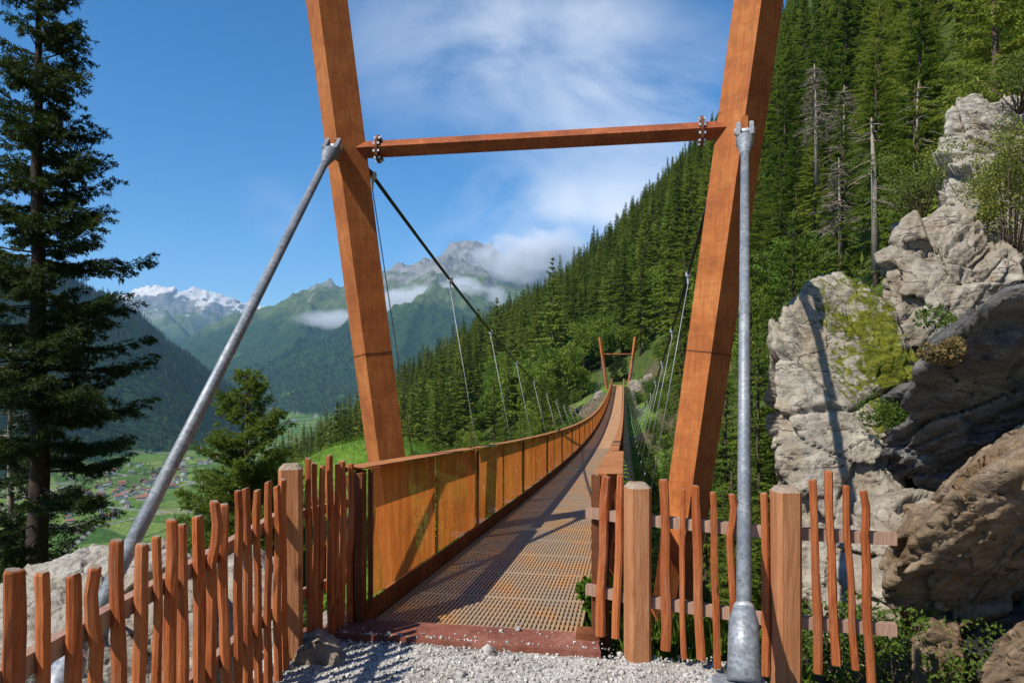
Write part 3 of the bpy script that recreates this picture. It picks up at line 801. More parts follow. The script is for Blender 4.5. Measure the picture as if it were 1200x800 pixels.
def left_fence():
    root = thing('picket_fence', 'red brown split picket fence along the platform edge beside the boulders', 'fence', (-1.42, 4.32, 0))
    rnd = random.Random(4)
    A = Vector((-1.58, 1.70, 0)); B_ = Vector((-1.43, 4.22, 0))
    # column of each picket top in the photograph -> place along the fence line
    tops = [(3, 668), (36, 672), (66, 677), (98, 665), (124, 636), (148, 640), (172, 631), (188, 610), (203, 616), (223, 606), (239, 588), (254, 592), (267, 576), (281, 573), (293, 576), (306, 565), (315, 571), (325, 563)]
    for i, (px, py) in enumerate(tops):
        k = (px-600)/F
        # intersect the sight line with the fence line in plan
        dx, dy = B_.x-A.x, B_.y-A.y
        s = (k*A.y-A.x)/(dx-k*dy); p = A+(B_-A)*s
        zt = ZC-(py-HOR)*p.y/F
        yaw = rnd.uniform(-.3, .3)
        add_picket(root, (p.x+rnd.uniform(-.012, .012)+.045, p.y, -.06-.05*rnd.random()), (p.x+rnd.uniform(-.01, .01)+.045, p.y+rnd.uniform(-.015, .015), zt), rnd.uniform(.035, .052), rnd.uniform(.046, .064), 100+i, -.022 if i == 3 else (.025 if i == 10 else None), yaw)
    add_rail(root, A+Vector((-.008, -.3, .86)), B_+Vector((-.008, .05, .90)), .045, .07)
    add_rail(root, A+Vector((-.008, -.3, .34)), B_+Vector((-.008, .05, .36)), .045, .07)
    add_post(root, (-1.40, 4.32, 0), 1.215, .145, .25)
    C_ = Vector((-1.37, 4.40, 0)); D = Vector((-1.13, 4.86, 0))
    t2 = [(361, 538), (370, 544), (377, 547), (386, 535), (394, 545), (402, 541), (411, 544)]
    for i, (px, py) in enumerate(t2):
        k = (px-600)/F; dx, dy = D.x-C_.x, D.y-C_.y
        s = (k*C_.y-C_.x)/(dx-k*dy); p = C_+(D-C_)*s; zt = ZC-(py-HOR)*p.y/F
        add_picket(root, (p.x+rnd.uniform(-.015, .015), p.y, .0+.05*rnd.random()), (p.x, p.y, zt), rnd.uniform(.034, .048), rnd.uniform(.045, .058), 140+i, None, .4)
    off = Vector((-.05, .02, 0))
    add_rail(root, C_+off+Vector((0, 0, .86)), D+off+Vector((0, 0, .86))); add_rail(root, C_+off+Vector((0, 0, .34)), D+off+Vector((0, 0, .34)))
left_fence()
def right_fence():
    root = thing('picket_fence', 'red brown split picket fence in front of the pale rocks', 'fence', (1.58, 3.95, 0))
    rnd = random.Random(9)
    line = [Vector((.50, 4.56, 0)), Vector((.815, 4.34, 0)), Vector((1.585, 3.96, 0)), Vector((2.16, 3.84, 0))]
    def on(px):
        k = (px-600)/F
        for a, b in zip(line[:-1], line[1:]):
            dx, dy = b.x-a.x, b.y-a.y; s = (k*a.y-a.x)/(dx-k*dy)
            if s <= 1 or b is line[-1]: return a+(b-a)*s
    pk = [(710, 559, 703, 744, .062), (727, 558, 722, 747, .045), (739, 565, 737, 752, .03), (779, 563, 781, 761, .056), (799.5, 574, 801, 771, .030), (814, 570, 822, 772, .048), (835, 578, 841, 782, .038), (855, 580, 861, 776, .042), (896, 579, 898, 791, .044), (953, 563, 959, 788, .042), (971, 553, 979, 778, .046), (990.5, 570, 1002, 784, .036), (1011, 576, 1021, 801, .042)]
    for i, (x0, y0, x1, y1, w) in enumerate(pk):
        p = on((x0+x1)/2); f = Vector((-.02, -.045, 0))
        Y = p.y+f.y
        a = at(x1, y1, Y); b = at(x0, y0, Y)
        add_picket(root, a, b, w*1.05, w*.9, 300+i, .02 if i in (7, 12) else None, -.2)
    for z in (.86, .35):
        for a, b in zip(line[:-1], line[1:]):
            a2, b2 = a.copy(), b.copy(); a2.z = b2.z = z
            if b is line[-1]: a2 = a2+Vector((.07, .0, 0)); 
            add_rail(root, a2, b2, .045, .068)
    add_post(root, (.79, 4.30, 0), 1.10, .148, .12)
    add_post(root, (1.575, 3.93, 0), 1.14, .146, .05, -.6)
right_fence()

# ------------------------------------------------------------------ rocks
def worley(P, s=0):
    I = np.floor(P).astype(np.int64); b1 = np.full(len(P), 9.0); b2 = b1.copy(); idx = np.zeros((len(P), 3), np.int64); vec = np.zeros((len(P), 3))
    for dx in (-1, 0, 1):
        for dy in (-1, 0, 1):
            for dz in (-1, 0, 1):
                J = I+[dx, dy, dz]
                Q = J+.5+.45*np.stack([_h(J[:, 0], J[:, 1], J[:, 2], s+k) for k in (1, 2, 3)], 1)
                d = np.linalg.norm(P-Q, axis=1); m = d < b1
                b2 = np.where(m, b1, np.minimum(b2, d)); b1 = np.where(m, d, b1); idx[m] = J[m]; vec[m] = (P-Q)[m]
    r = np.stack([_h(idx[:, 0], idx[:, 1], idx[:, 2], s+k) for k in (11, 12, 13, 14)], 1)
    return b1, b2, vec, r
def rock(name, label, cat, outline, depth, mat, seed, sub=6, amp=.10, facets=16, back=.85, moss=None, sharp=60, strata=None, group=None, inner=None):
    """outline: (px, py, Y) points seen from the path; the stone goes 'depth' metres further back"""
    rng = np.random.default_rng(seed)
    fr = np.array([at(*p)[:] for p in outline]); cen = fr.mean(0)
    vd = cen.copy(); vd[2] = 0; vd /= np.linalg.norm(vd)
    bk = cen+(fr-cen)*back+vd*depth
    mid = cen+(fr-cen)*1.0+vd*depth*.45
    pts = np.concatenate([fr, mid, bk]); 
    if inner is not None: pts = np.concatenate([pts, np.array([at(*p)[:] for p in inner])])
    c0 = pts.mean(0)
    bm = bmesh.new()
    for p in pts: bm.verts.new(p)
    r = bmesh.ops.convex_hull(bm, input=list(bm.verts)); bm.normal_update()
    pl = []
    for f in bm.faces:
        n = np.array(f.normal[:]); d = float(n @ (np.array(f.verts[0].co[:])-c0))
        if d < 0: n, d = -n, -d
        if d > 1e-3: pl.append((*n, d))
    bm.free(); pl = np.array(pl)
    # a few chisel cuts
    size = np.linalg.norm(pts-c0, axis=1).mean()
    dr = rng.normal(size=(facets, 3)); dr /= np.linalg.norm(dr, axis=1)[:, None]
    def rad(D, k=sharp):
        q = D @ pl[:, :3].T/pl[:, 3]
        return (np.maximum(q, 1e-6)**k).sum(1)**(-1/k)
    cuts = np.concatenate([dr, (((pts-c0) @ dr.T).max(0)*rng.uniform(.90, .99, facets))[:, None]], 1)
    bm = bmesh.new(); bmesh.ops.create_icosphere(bm, subdivisions=sub, radius=1)
    D = np.array([v.co[:] for v in bm.verts]); Ft = np.array([[v.index for v in f.verts] for f in bm.faces]); bm.free()
    D /= np.linalg.norm(D, axis=1)[:, None]
    pl = np.concatenate([pl, cuts])
    Rr = rad(D)
    P = D*Rr[:, None]
    w = P+c0
    n1 = fbm(w/(size*.9), 5, seed); 
    st = np.array(strata if strata is not None else (.35, .25, .9)); st = st/np.linalg.norm(st)
    lay = (w @ st)/(size*.16)+n1*.7
    step = np.abs((lay % 1.0)-.5)*2
    step = sstep(.0, .28, step)                                   # narrow cracks between the beds
    blk = fbm(w/(size*.30), 4, seed+7, .5, True); fine = fbm(w/(size*.10), 4, seed+13)
    tone = vnoise(np.stack([np.floor(lay), np.floor(n1*3), np.floor(lay)*.5], 1)*3.7, seed+3)
    wp = w+np.stack([fbm(w/(size*.5)+k*9, 3, seed+40+k) for k in range(3)], 1)*size*.07
    # beds squeezed along the stratification so the broken blocks come out slabby
    def squeeze(p, k): return p+np.outer(p @ st, st)*(k-1)
    facet = 0; crack = 0
    for sc_, am in ((.60, 1.25), (.27, .36), (.11, .09)):
        b1, b2, vec, r = worley(squeeze(wp, 1.9)/(size*sc_), seed+int(sc_*100))
        facet = facet+am*(r[:, 3]*.45+(vec*r[:, :3]).sum(1)*1.1); crack = crack+am*(1-sstep(0, .05, b2-b1))
    disp = n1*.38+blk*.08+fine*.14+(step-1)*.16+tone*.34+facet*.95-crack*.42
    P = P+D*(disp*amp*size)[:, None]
    me = np_mesh(name, P, Ft, mat, True)
    if moss is not None:
        a = me.attributes.new('moss', 'FLOAT', 'POINT')
        ww = P+c0; val = np.full(len(P), -1.0)
        for (px, py, Y, rr, k) in moss:
            q = np.array(at(px, py, Y)[:]); dd = np.linalg.norm(ww-q, axis=1)/rr
            val = np.maximum(val, k*(1-dd))
        a.data.foreach_set('value', np.clip(val, -1, 1).astype(np.float32))
    o = link(name, me, None, c0.tolist()); tag(o, label, cat, group); return o
def sh(lst, Y): return [(p[0], p[1], Y if len(p) < 3 else p[2]) for p in lst]
rock('rock_outcrop', 'pale rock outcrop with yellow green moss rising behind the right fence', 'rock',
     [(904, 395, 7.6), (925, 355, 7.9), (955, 330, 8.3), (1015, 318, 8.6), (1045, 365, 8.2), (1065, 425, 7.8), (1078, 470, 7.5), (1052, 560, 7.2), (1048, 640, 6.9), (1060, 730, 6.6), (985, 745, 6.4), (925, 735, 6.5), (915, 640, 6.9), (914, 540, 7.1), (903, 440, 7.4)], 2.6, M['rock_moss'], 11, 7, .095, 14,
     moss=[(1018, 385, 8.0, .70, .56), (1038, 430, 7.7, .85, .64), (1062, 475, 7.4, .70, .60), (1012, 335, 8.5, .50, .50), (960, 345, 8.2, .3, .25)], strata=(.55, .3, .75))
rock('boulder', 'big pale layered boulder resting above the mossy outcrop', 'rock',
     [(1028, 300, 9.0), (1060, 262, 9.2), (1105, 246, 9.5), (1150, 248, 9.6), (1180, 300, 9.2), (1175, 370, 8.6), (1125, 415, 8.4), (1082, 432, 8.2), (1058, 415, 8.2), (1042, 360, 8.4)], 2.6, M['rock'], 23, 7, .12, 16, strata=(.55, .25, -.8))
rock('rock_tower', 'white grey square rock tower at the top of the cliff', 'rock',
     [(1108, 122, 13.0), (1140, 106, 13.0), (1185, 110, 13.2), (1215, 125, 13.2), (1215, 250, 12.6), (1170, 262, 12.2), (1108, 260, 12.0), (1096, 180, 12.6)], 3.5, M['rock_white'], 31, 7, .10, 14, strata=(.1, .1, 1))
rock('rock_tower', 'chalky light rock pillar below the square rock tower', 'rock',
     [(1108, 190, 11.4), (1150, 180, 11.4), (1215, 200, 11.4), (1215, 330, 10.6), (1130, 300, 10.6), (1104, 255, 11.0)], 2.6, M['rock_white'], 37, 7, .12, 14, strata=(.1, .3, 1))
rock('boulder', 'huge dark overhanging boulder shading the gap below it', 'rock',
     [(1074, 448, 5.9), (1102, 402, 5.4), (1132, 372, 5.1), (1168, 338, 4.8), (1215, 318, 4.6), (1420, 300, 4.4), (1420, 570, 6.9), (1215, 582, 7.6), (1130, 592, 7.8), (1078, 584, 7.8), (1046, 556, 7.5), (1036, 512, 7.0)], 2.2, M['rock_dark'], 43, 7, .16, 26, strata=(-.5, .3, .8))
rock('boulder', 'big brown angular boulder leaning at the right edge of the path', 'rock',
     [(1028, 685, 4.7), (1058, 640, 4.5), (1098, 592, 4.35), (1132, 556, 4.2), (1170, 535, 4.1), (1240, 510, 4.0), (1400, 500, 3.9), (1400, 700, 5.0), (1200, 730, 5.3), (1150, 750, 5.3), (1110, 754, 5.2), (1062, 727, 5.1), (1034, 706, 4.9)], 1.6, M['rock_brown'], 58, 7, .10, 24, strata=(-.6, .3, .7))
rock('rock_slope', 'pale sloping rock slab behind the last fence pickets', 'rock',
     [(1000, 600, 6.4), (1060, 590, 6.4), (1110, 600, 6.3), (1080, 660, 5.7), (1050, 760, 5.2), (1000, 810, 5.0), (955, 800, 5.2), (960, 690, 5.8)], 1.6, M['rock'], 61, 7, .11, 14)
rock('cliff_face', 'brown cracked cliff face filling the gap behind the brown boulder', 'cliff',
     [(1040, 560, 8.2), (1100, 500, 8.4), (1250, 420, 8.0), (1450, 380, 7.0), (1450, 900, 5.2), (1250, 860, 5.6), (1080, 830, 5.9), (1030, 700, 7.0)], 2.5, M['rock_brown'], 62, 7, .07, 14)
rock('cliff_face', 'grey cliff face behind the big pale layered boulder under the pale shrub', 'cliff',
     [(1110, 330, 10.6), (1160, 250, 11.0), (1330, 220, 10.6), (1450, 300, 9.5), (1450, 520, 8.5), (1150, 520, 8.9), (1100, 430, 9.6)], 2.5, M['rock'], 63, 7, .08, 14)
rock('stone_slab', 'thin light stone slab wedged under the dark boulder, topmost of three', 'rock', sh([(1070, 592), (1085, 585), (1113, 594), (1112, 602), (1090, 600)], 6.3), .4, M['rock_white'], 65, 5, .05, 6)
rock('stone_slab', 'thin light stone slab wedged under the dark boulder, middle of three', 'rock', sh([(1070, 602), (1088, 601), (1112, 606), (1106, 616), (1080, 612)], 6.2), .4, M['rock_white'], 66, 5, .05, 6)
rock('stone_slab', 'light stone slab at the bottom of the pile under the dark boulder', 'rock', sh([(1078, 616), (1104, 618), (1108, 634), (1084, 634)], 6.1), .4, M['rock'], 67, 5, .06, 6)
rock('boulder', 'tan block of stone under the brown angular boulder', 'rock', sh([(1066, 758), (1090, 738), (1125, 750), (1130, 790), (1110, 815), (1070, 805)], 4.5), .6, M['rock_brown'], 71, 6, .08, 12)
rock('boulder', 'ochre stone at the bottom right corner of the photo', 'rock', sh([(1150, 800), (1180, 768), (1230, 735), (1290, 740), (1290, 860), (1150, 860)], 4.0), .7, M['rock_brown'], 73, 6, .08, 12)
rock('boulder', 'dark brown stone between the tan block and the ochre stone', 'rock', sh([(1110, 770), (1140, 735), (1200, 715), (1260, 715), (1260, 800), (1130, 840)], 4.9), .8, M['rock_dark'], 74, 6, .08, 12)
rock('rock_slope', 'grey blue rock ledge between dark boulder and brown boulder', 'rock',
     [(1098, 590, 5.6), (1140, 555, 5.4), (1185, 520, 5.2), (1230, 480, 5.0), (1330, 470, 5.0), (1330, 560, 5.2), (1200, 570, 5.5), (1110, 620, 5.7)], 1.2, M['rock'], 79, 6, .08, 14)
rock('boulder', 'pale wide boulder behind the left picket fence', 'rock',
     [(-60, 760, 3.9), (10, 725, 4.1), (75, 682, 4.4), (160, 668, 4.6), (225, 668, 4.7), (250, 720, 4.4), (250, 1010, 3.9), (-60, 1150, 3.5)], 1.3, M['rock_white'], 83, 7, .09, 14, strata=(.6, .1, .6))
rock('boulder', 'pale boulder behind the fence next to the thick fence post', 'rock',
     [(215, 690, 4.9), (255, 664, 5.1), (300, 662, 5.3), (335, 690, 5.2), (345, 780, 4.7), (330, 930, 4.6), (215, 980, 4.4)], 1.2, M['rock_white'], 89, 6, .09, 14)
rock('stone', 'rounded grey brown stone lying in the gravel beside the thick fence post', 'rock',
     sh([(335, 790), (350, 762), (372, 752), (398, 768), (405, 790), (370, 800)], 4.22), .35, M['rock'], 91, 5, .05, 8)
rock('stone', 'flat red grey stone lying at the left end of the sill plate', 'rock', sh([(362, 742), (380, 730), (402, 729), (412, 736), (395, 748)], 4.75), .3, M['rock'], 92, 5, .05, 8)
rng0 = random.Random(77)
for i in range(7):
    t = 90+rng0.uniform(0, 9); v = rng0.choice((2.6, 3.4, 4.5, 5.5, -2.6, 3.0)); c = br(t, v); g = float(hill_h(c.x, c.y))
    Y = c.y; px = 600+F*c.x/Y; py = HOR-(g-ZC)*F/Y; s = rng0.uniform(7, 13)
    rock('boulder', 'pale rock lying on the slope beside the far bridge landing', 'rock', sh([(px-s, py+4), (px-s*.6, py-s*.7), (px+s*.4, py-s*.9), (px+s, py-s*.2), (px+s*.8, py+5)], Y), s*Y/F*1.2, M['rock'], 200+i, 4, .1, 8, group='rocks by the far landing')

# ------------------------------------------------------------------ trees
def kite_cloud(B, D, L, Wd, N):
    """kite quads from base B along D with length L, half width Wd, flat side N"""
    S = np.cross(D, N); S /= np.linalg.norm(S, axis=1)[:, None]+1e-9
    a = B; m = B+D*(L*.45)[:, None]; e = B+D*L[:, None]
    V = np.stack([a, m+S*Wd[:, None], e, m-S*Wd[:, None]], 1).reshape(-1, 3)
    return V, np.arange(len(V)).reshape(-1, 4)
def conifer_parts(seed, H=18, R=2.6, base=.12, whorls=30, per=6, twigs=9, droop=.35, kl=.62, kw=.10, ragged=.3, shape=.85):
    rng = np.random.default_rng(seed); Bs, Ds, Ls, Ws, Ns = [], [], [], [], []
    for w in range(whorls):
        u = (w+rng.random()*.7)/whorls; z = H*(base+(1-base)*u**.92)
        Lb = R*((1-u)**shape)*(1 if u > .06 else .75)+.12
        for b in range(per):
            if rng.random() < .10: continue
            az = rng.random()*2*PI; l = Lb*rng.uniform(1-ragged*1.3, 1+ragged*.55)
            d = np.array([math.cos(az), math.sin(az), 0]); s0 = np.array([-d[1], d[0], 0])
            up = .35*u-droop*(1-u)*rng.uniform(.6, 1.3)
            nt = max(3, int(twigs*l/R)+2)
            for q in range(nt):
                k = .18+.82*(q+rng.random()*.6)/nt
                p = d*l*k+np.array([0, 0, z+l*(up*k-.25*k*k*(1-u)+.16*k**4)])
                for sd in ((-1, 1) if q < nt-1 else (0,)):
                    dd = d*rng.uniform(.35, .8)+s0*sd*rng.uniform(.45, .95)+np.array([0, 0, rng.uniform(-.65, .02)+.2*u])
                    dd /= np.linalg.norm(dd)
                    ll = kl*(.45+.75*(1-k*.55))*(.5+.5*(1-u))*rng.uniform(.7, 1.3)
                    nn = np.array([rng.normal()*.35, rng.normal()*.35, 1.0]); 
                    Bs.append(p-dd*ll*.1); Ds.append(dd); Ls.append(ll); Ws.append(kw*rng.uniform(.7, 1.4)*(.6+.4*(1-u))); Ns.append(nn)
                    if rng.random() < .6:                          # hanging spray
                        dh = np.array([rng.normal()*.3, rng.normal()*.3, -1]); dh /= np.linalg.norm(dh)
                        Bs.append(p); Ds.append(dh); Ls.append(ll*.75); Ws.append(kw*.8); Ns.append(np.array([d[0]+.2*rng.normal(), d[1]+.2*rng.normal(), .1]))
    Bs.append(np.array([0, 0, H*.975])); Ds.append(np.array([0, 0, 1.])); Ls.append(H*.03+.25); Ws.append(.05); Ns.append(np.array([1., 0, 0]))
    return kite_cloud(np.array(Bs), np.array(Ds), np.array(Ls), np.array(Ws), np.array(Ns))
def trunk_mb(H, r, seed=0, lean=.0):
    rnd = random.Random(seed); m = MB(); pts, rs = [], []
    for i in range(8):
        u = i/7; pts.append((rnd.uniform(-.04, .04)+lean*u, rnd.uniform(-.04, .04), -.8+u*(H+.7))); rs.append(r*(1-u)**.8+.012+(.25*r if i == 0 else 0))
    m.tube(pts, rs, 7); return m
class Proto: pass
PROTO = {}
def proto(key, crown_mat, bark, r, seed, **kw):
    p = Proto(); V, Fq = conifer_parts(seed, **kw); p.H = kw.get('H', 18)
    p.crown = np_mesh('crown', V, Fq, M[crown_mat]); tm = trunk_mb(p.H, r, seed); p.trunk = tm.mesh('trunk', M[bark], True)
    tv = np.array(tm.v); 
    # joined copy used only by the far forest
    j = bpy.data.meshes.new('forest_tree')
    nv = len(V); tf = [tuple(i+nv for i in f) for f in tm.f if len(f) == 4]
    allF = np.concatenate([Fq, np.array(tf)])
    p.joined = np_mesh('forest_tree', np.concatenate([V, tv]), allF, [M[crown_mat], M[bark]], False, [0]*len(Fq)+[1]*len(tf))
    PROTO[key] = p
proto('a', 'needle', 'bark', .20, 1, H=18, R=3.2, per=7, twigs=11, kw=.13)
proto('b', 'needle', 'bark', .22, 2, H=21, R=3.5, base=.18, whorls=36, per=7, twigs=11, kw=.13)
proto('c', 'needle', 'bark', .17, 3, H=15, R=3.0, base=.05, whorls=28, per=7, twigs=11, kw=.13)
proto('d', 'larch', 'bark', .18, 4, H=17, R=3.2, base=.15, whorls=28, droop=.15, ragged=.5, per=7, twigs=10, kw=.12)
proto('e', 'needle', 'bark', .22, 5, H=22, R=3.2, base=.36, whorls=30, ragged=.45, per=7, twigs=10, kw=.13)
proto('y', 'needle_mid', 'bark', .10, 6, H=8, R=1.9, base=.02, whorls=32, per=7, twigs=20, kl=.24, kw=.032)
proto('na', 'needle', 'bark', .20, 21, H=18, R=3.1, per=8, twigs=22, whorls=40, kl=.40, kw=.055)
proto('nb', 'needle', 'bark', .22, 22, H=21, R=3.4, base=.2, per=8, twigs=22, whorls=42, kl=.42, kw=.055, ragged=.4)
proto('lo', 'needle_dark', 'bark_dark', .3, 7, H=20, R=3.0, base=.04, whorls=11, per=5, twigs=3, kl=1.9, kw=.45)
proto('lo2', 'needle', 'bark_dark', .3, 8, H=17, R=3.2, base=.04, whorls=10, per=5, twigs=3, kl=1.9, kw=.5)
def shrub_mesh(seed, R=1.0, Hh=1.2, n=1400, leaf=.07, mat='shrub', lobes=9, twig=True):
    rng = np.random.default_rng(seed)
    c = rng.normal(size=(lobes, 3))*[R*.42, R*.42, Hh*.22]+[0, 0, Hh*.55]; c[:, 2] = np.clip(c[:, 2], Hh*.15, Hh*.85)
    rr = rng.uniform(.22, .42, lobes)*R
    k = rng.integers(0, lobes, n); d = rng.normal(size=(n, 3)); d /= np.linalg.norm(d, axis=1)[:, None]
    p = c[k]+d*(rr[k]*rng.uniform(.35, 1.05, n)**.6)[:, None]; p[:, 2] = np.maximum(p[:, 2], .02)
    dd = d+rng.normal(size=(n, 3))*.7; dd /= np.linalg.norm(dd, axis=1)[:, None]
    nn = rng.normal(size=(n, 3))+[0, 0, .8]
    V, Fq = kite_cloud(p, dd, leaf*rng.uniform(.7, 1.5, n), leaf*.33*rng.uniform(.7, 1.4, n), nn)
    crown = np_mesh('foliage', V, Fq, M[mat])
    m = MB(); rnd = random.Random(seed)
    for i in range(lobes):
        m.tube([(rnd.uniform(-.05, .05), rnd.uniform(-.05, .05), -.25), tuple(c[i]*.5+[0, 0, -.02]), tuple(c[i])], [.014*R+.003, .008*R+.002, .003], 5)
    return crown, m.mesh('stem', M['bark'], True)
def broadleaf_proto(key, seed, H=11, R=3.2):
    p = Proto(); p.H = H; rngb = np.random.default_rng(seed); n = 5200; L = 26
    c = rngb.normal(size=(L, 3))*[R*.48, R*.48, H*.17]+[0, 0, H*.60]; rr = rngb.uniform(.22, .42, L)*R
    k = rngb.integers(0, L, n); d = rngb.normal(size=(n, 3)); d /= np.linalg.norm(d, axis=1)[:, None]
    q = c[k]+d*(rr[k]*rngb.uniform(.4, 1.05, n)**.6)[:, None]; dd = d+rngb.normal(size=(n, 3))*.7; dd /= np.linalg.norm(dd, axis=1)[:, None]
    V, Fq = kite_cloud(q, dd, .30*rngb.uniform(.7, 1.5, n), .12*rngb.uniform(.7, 1.4, n), rngb.normal(size=(n, 3))+[0, 0, .8])
    p.crown = np_mesh('crown', V, Fq, M['larch']); tm = MB(); tm.tube([(0, 0, -.8), (.1, 0, H*.35), (0, .1, H*.75)], [.2, .14, .04], 7)
    for i in range(0, L, 3): tm.tube([(.05, .05, H*.35), tuple(c[i]*.6+np.array([0, 0, H*.18])), tuple(c[i])], [.08, .05, .02], 5)
    p.trunk = tm.mesh('trunk', M['bark'], True); tv = np.array(tm.v); nv = len(V); tf = [tuple(i+nv for i in f) for f in tm.f if len(f) == 4]
    p.joined = np_mesh('forest_tree', np.concatenate([V, tv]), np.concatenate([Fq, np.array(tf)]), [M['larch'], M['bark']], False, [0]*len(Fq)+[1]*len(tf)); PROTO[key] = p
broadleaf_proto('f', 41); broadleaf_proto('g', 42, 9, 3.0)
def place(name, label, cat, crown, trunk, loc, rz=0, sc=1.0, group=None, cn='crown', tn='trunk', sz=None):
    r = thing(name, label, cat, loc, rz, group); r.scale = (sc, sc, sc if sz is None else sz)
    if trunk: link(tn, trunk, r)
    if crown: link(cn, crown, r)
    return r
def ground(x, y): return float(hill_h(np.array([x]), np.array([y]))[0])

# ---- detailed spruces close to the path
def detailed_spruce(seed, H, R, zlo, nbr, tw, mats, shape=.8, droop=.4, rtr=.2, needle=.045, dens=.016, long_side=None, thin=0):
    rng = np.random.default_rng(seed); rnd = random.Random(seed)
    wood = MB(); NB, ND, NL, NW, NN = [], [], [], [], []
    def needles(p0, p1):
        d = p1-p0; l = np.linalg.norm(d); n = max(3, int(l/dens)*2); d = d/(l+1e-9)
        t = rng.random(n); q = rng.normal(size=(n, 3)); q -= (q @ d)[:, None]*d; q /= np.linalg.norm(q, axis=1)[:, None]+1e-9
        dd = d*.75+q*.8; dd /= np.linalg.norm(dd, axis=1)[:, None]
        NB.append(p0+np.outer(t, p1-p0)); ND.append(dd); NL.append(needle*rng.uniform(.7, 1.25, n)); NW.append(np.full(n, needle*.13)); NN.append(rng.normal(size=(n, 3)))
    tr = MB(); pts = [(rnd.uniform(-.03, .03), rnd.uniform(-.03, .03), z) for z in np.linspace(-.6, H, 12)]
    tr.tube(pts, [rtr*(1-i/11)**.75+.012 for i in range(12)], 12)
    for b in range(nbr):
        u = (b+rng.random())/nbr
        if u < thin and rng.random() < .55: continue
        z = zlo+(H-zlo)*u
        l = (R*(1-u)**shape)*rng.uniform(.45, 1.15)*(.8 if u < thin*.8 else 1)+.10
        az = rng.random()*2*PI
        if long_side is not None and rng.random() < .25: az = long_side+rng.normal()*.5; l *= 1.15
        d = np.array([math.cos(az), math.sin(az), 0]); s0 = np.array([-d[1], d[0], 0])
        up = .30*u-droop*(1-u)*rng.uniform(.5, 1.4); cur = rng.normal()*.12
        n = 9; bp = []
        for i in range(n):
            k = i/(n-1); bp.append(d*l*k+s0*l*cur*k*k+np.array([0, 0, z+l*(up*k-.18*k*k*(1-u)+.30*k**3)]))
        wood.tube([tuple(q) for q in bp], [.022*(l/R+.25)*(1-i/n)+.004 for i in range(n)], 5, False)
        bare = .08 if rng.random() < .75 else .4
        nt = max(3, int(tw*l/R)+2)
        for q in range(nt):
            k = bare+(1-bare)*(q+.5)/nt; f = k*(n-1); i = min(int(f), n-2); p = bp[i]+(bp[i+1]-bp[i])*(f-i)
            for sd in (-1, 1):
                if rng.random() < .18: continue
                tl = (.16+.30*l*(1-k*.75)/1.6)*rng.uniform(.55, 1.25)
                dd = d*rng.uniform(.4, .9)+s0*sd*rng.uniform(.5, .9)+np.array([0, 0, rng.uniform(-.55, .12)]); dd /= np.linalg.norm(dd)
                pe = p+dd*tl; pm = p+dd*tl*.5+np.array([0, 0, .02])
                needles(p, pm); needles(pm, pe)
                if tl > .18:
                    for sg in (-1, 1, -1, 1):
                        pp = p+dd*tl*rng.uniform(.25, .85); s2 = np.cross(dd, [0, 0, 1.0]); s2 /= np.linalg.norm(s2)+1e-9
                        e2 = dd*.7+s2*sg*.7+np.array([0, 0, rng.uniform(-.4, .1)]); e2 /= np.linalg.norm(e2)
                        needles(pp, pp+e2*tl*rng.uniform(.3, .55))
        needles(bp[n//2], bp[-1])
    needles(np.array([0, 0, H-.5]), np.array([0, 0, H+.15]))
    V, Fq = kite_cloud(np.concatenate(NB), np.concatenate(ND), np.concatenate(NL), np.concatenate(NW), np.concatenate(NN))
    return np_mesh('crown', V, Fq, M[mats[0]]), tr.mesh('trunk', M[mats[1]], True), wood.mesh('branch', M[mats[1]], True)
def place_detailed(name, label, cat, parts, loc, rz=0):
    r = place(name, label, cat, parts[0], parts[1], loc, rz)
    link('branch', parts[2], r); return r
gx, gy = (45-600)*13/F, 13.0; gz = -5.2
place_detailed('spruce_tree', 'tall dark spruce at the left edge of the photo reaching above the frame', 'tree',
    detailed_spruce(5, 15.1, 2.3, .8, 270, 22, ('needle_dark', 'bark_dark'), .62, .46, .22, .075, .018, long_side=-.2, thin=.38), (gx, gy, gz))
place_detailed('spruce_tree', 'thin dark spruce close behind the tall dark spruce on the left', 'tree',
    detailed_spruce(6, 9.0, 2.6, .3, 130, 13, ('needle_dark', 'bark_pale'), .6, .45, .11, .075, .022), ((12-600)*16/F, 16, -6.2))
place_detailed('spruce_tree', 'bushy green spruce standing between the stay rod and the thick fence post', 'tree',
    detailed_spruce(8, 11.2, 3.5, .6, 210, 15, ('needle_light', 'bark'), .66, .30, .16, .13, .030), ((289-600)*24/F, 24, -9.4))
place_detailed('spruce_tree', 'low green spruce just right of the bushy green spruce', 'tree',
    detailed_spruce(9, 8.6, 3.0, .4, 150, 13, ('needle_mid', 'bark'), .66, .30, .12, .13, .032), ((322-600)*27/F, 27, -9.9))
place_detailed('spruce_tree', 'small dark spruce below the stay rod behind the boulders', 'tree',
    detailed_spruce(10, 5.6, 2.6, .2, 130, 13, ('needle_mid', 'bark'), .6, .30, .10, .10, .026), ((225-600)*17/F, 17, -8.4))
place_detailed('spruce_tree', 'low dark spruce filling the corner left of the tall dark spruce trunk', 'tree',
    detailed_spruce(13, 6.0, 3.0, .2, 150, 13, ('needle_dark', 'bark_dark'), .6, .40, .10, .085, .024), ((0-600)*15/F, 15.5, -7.6))

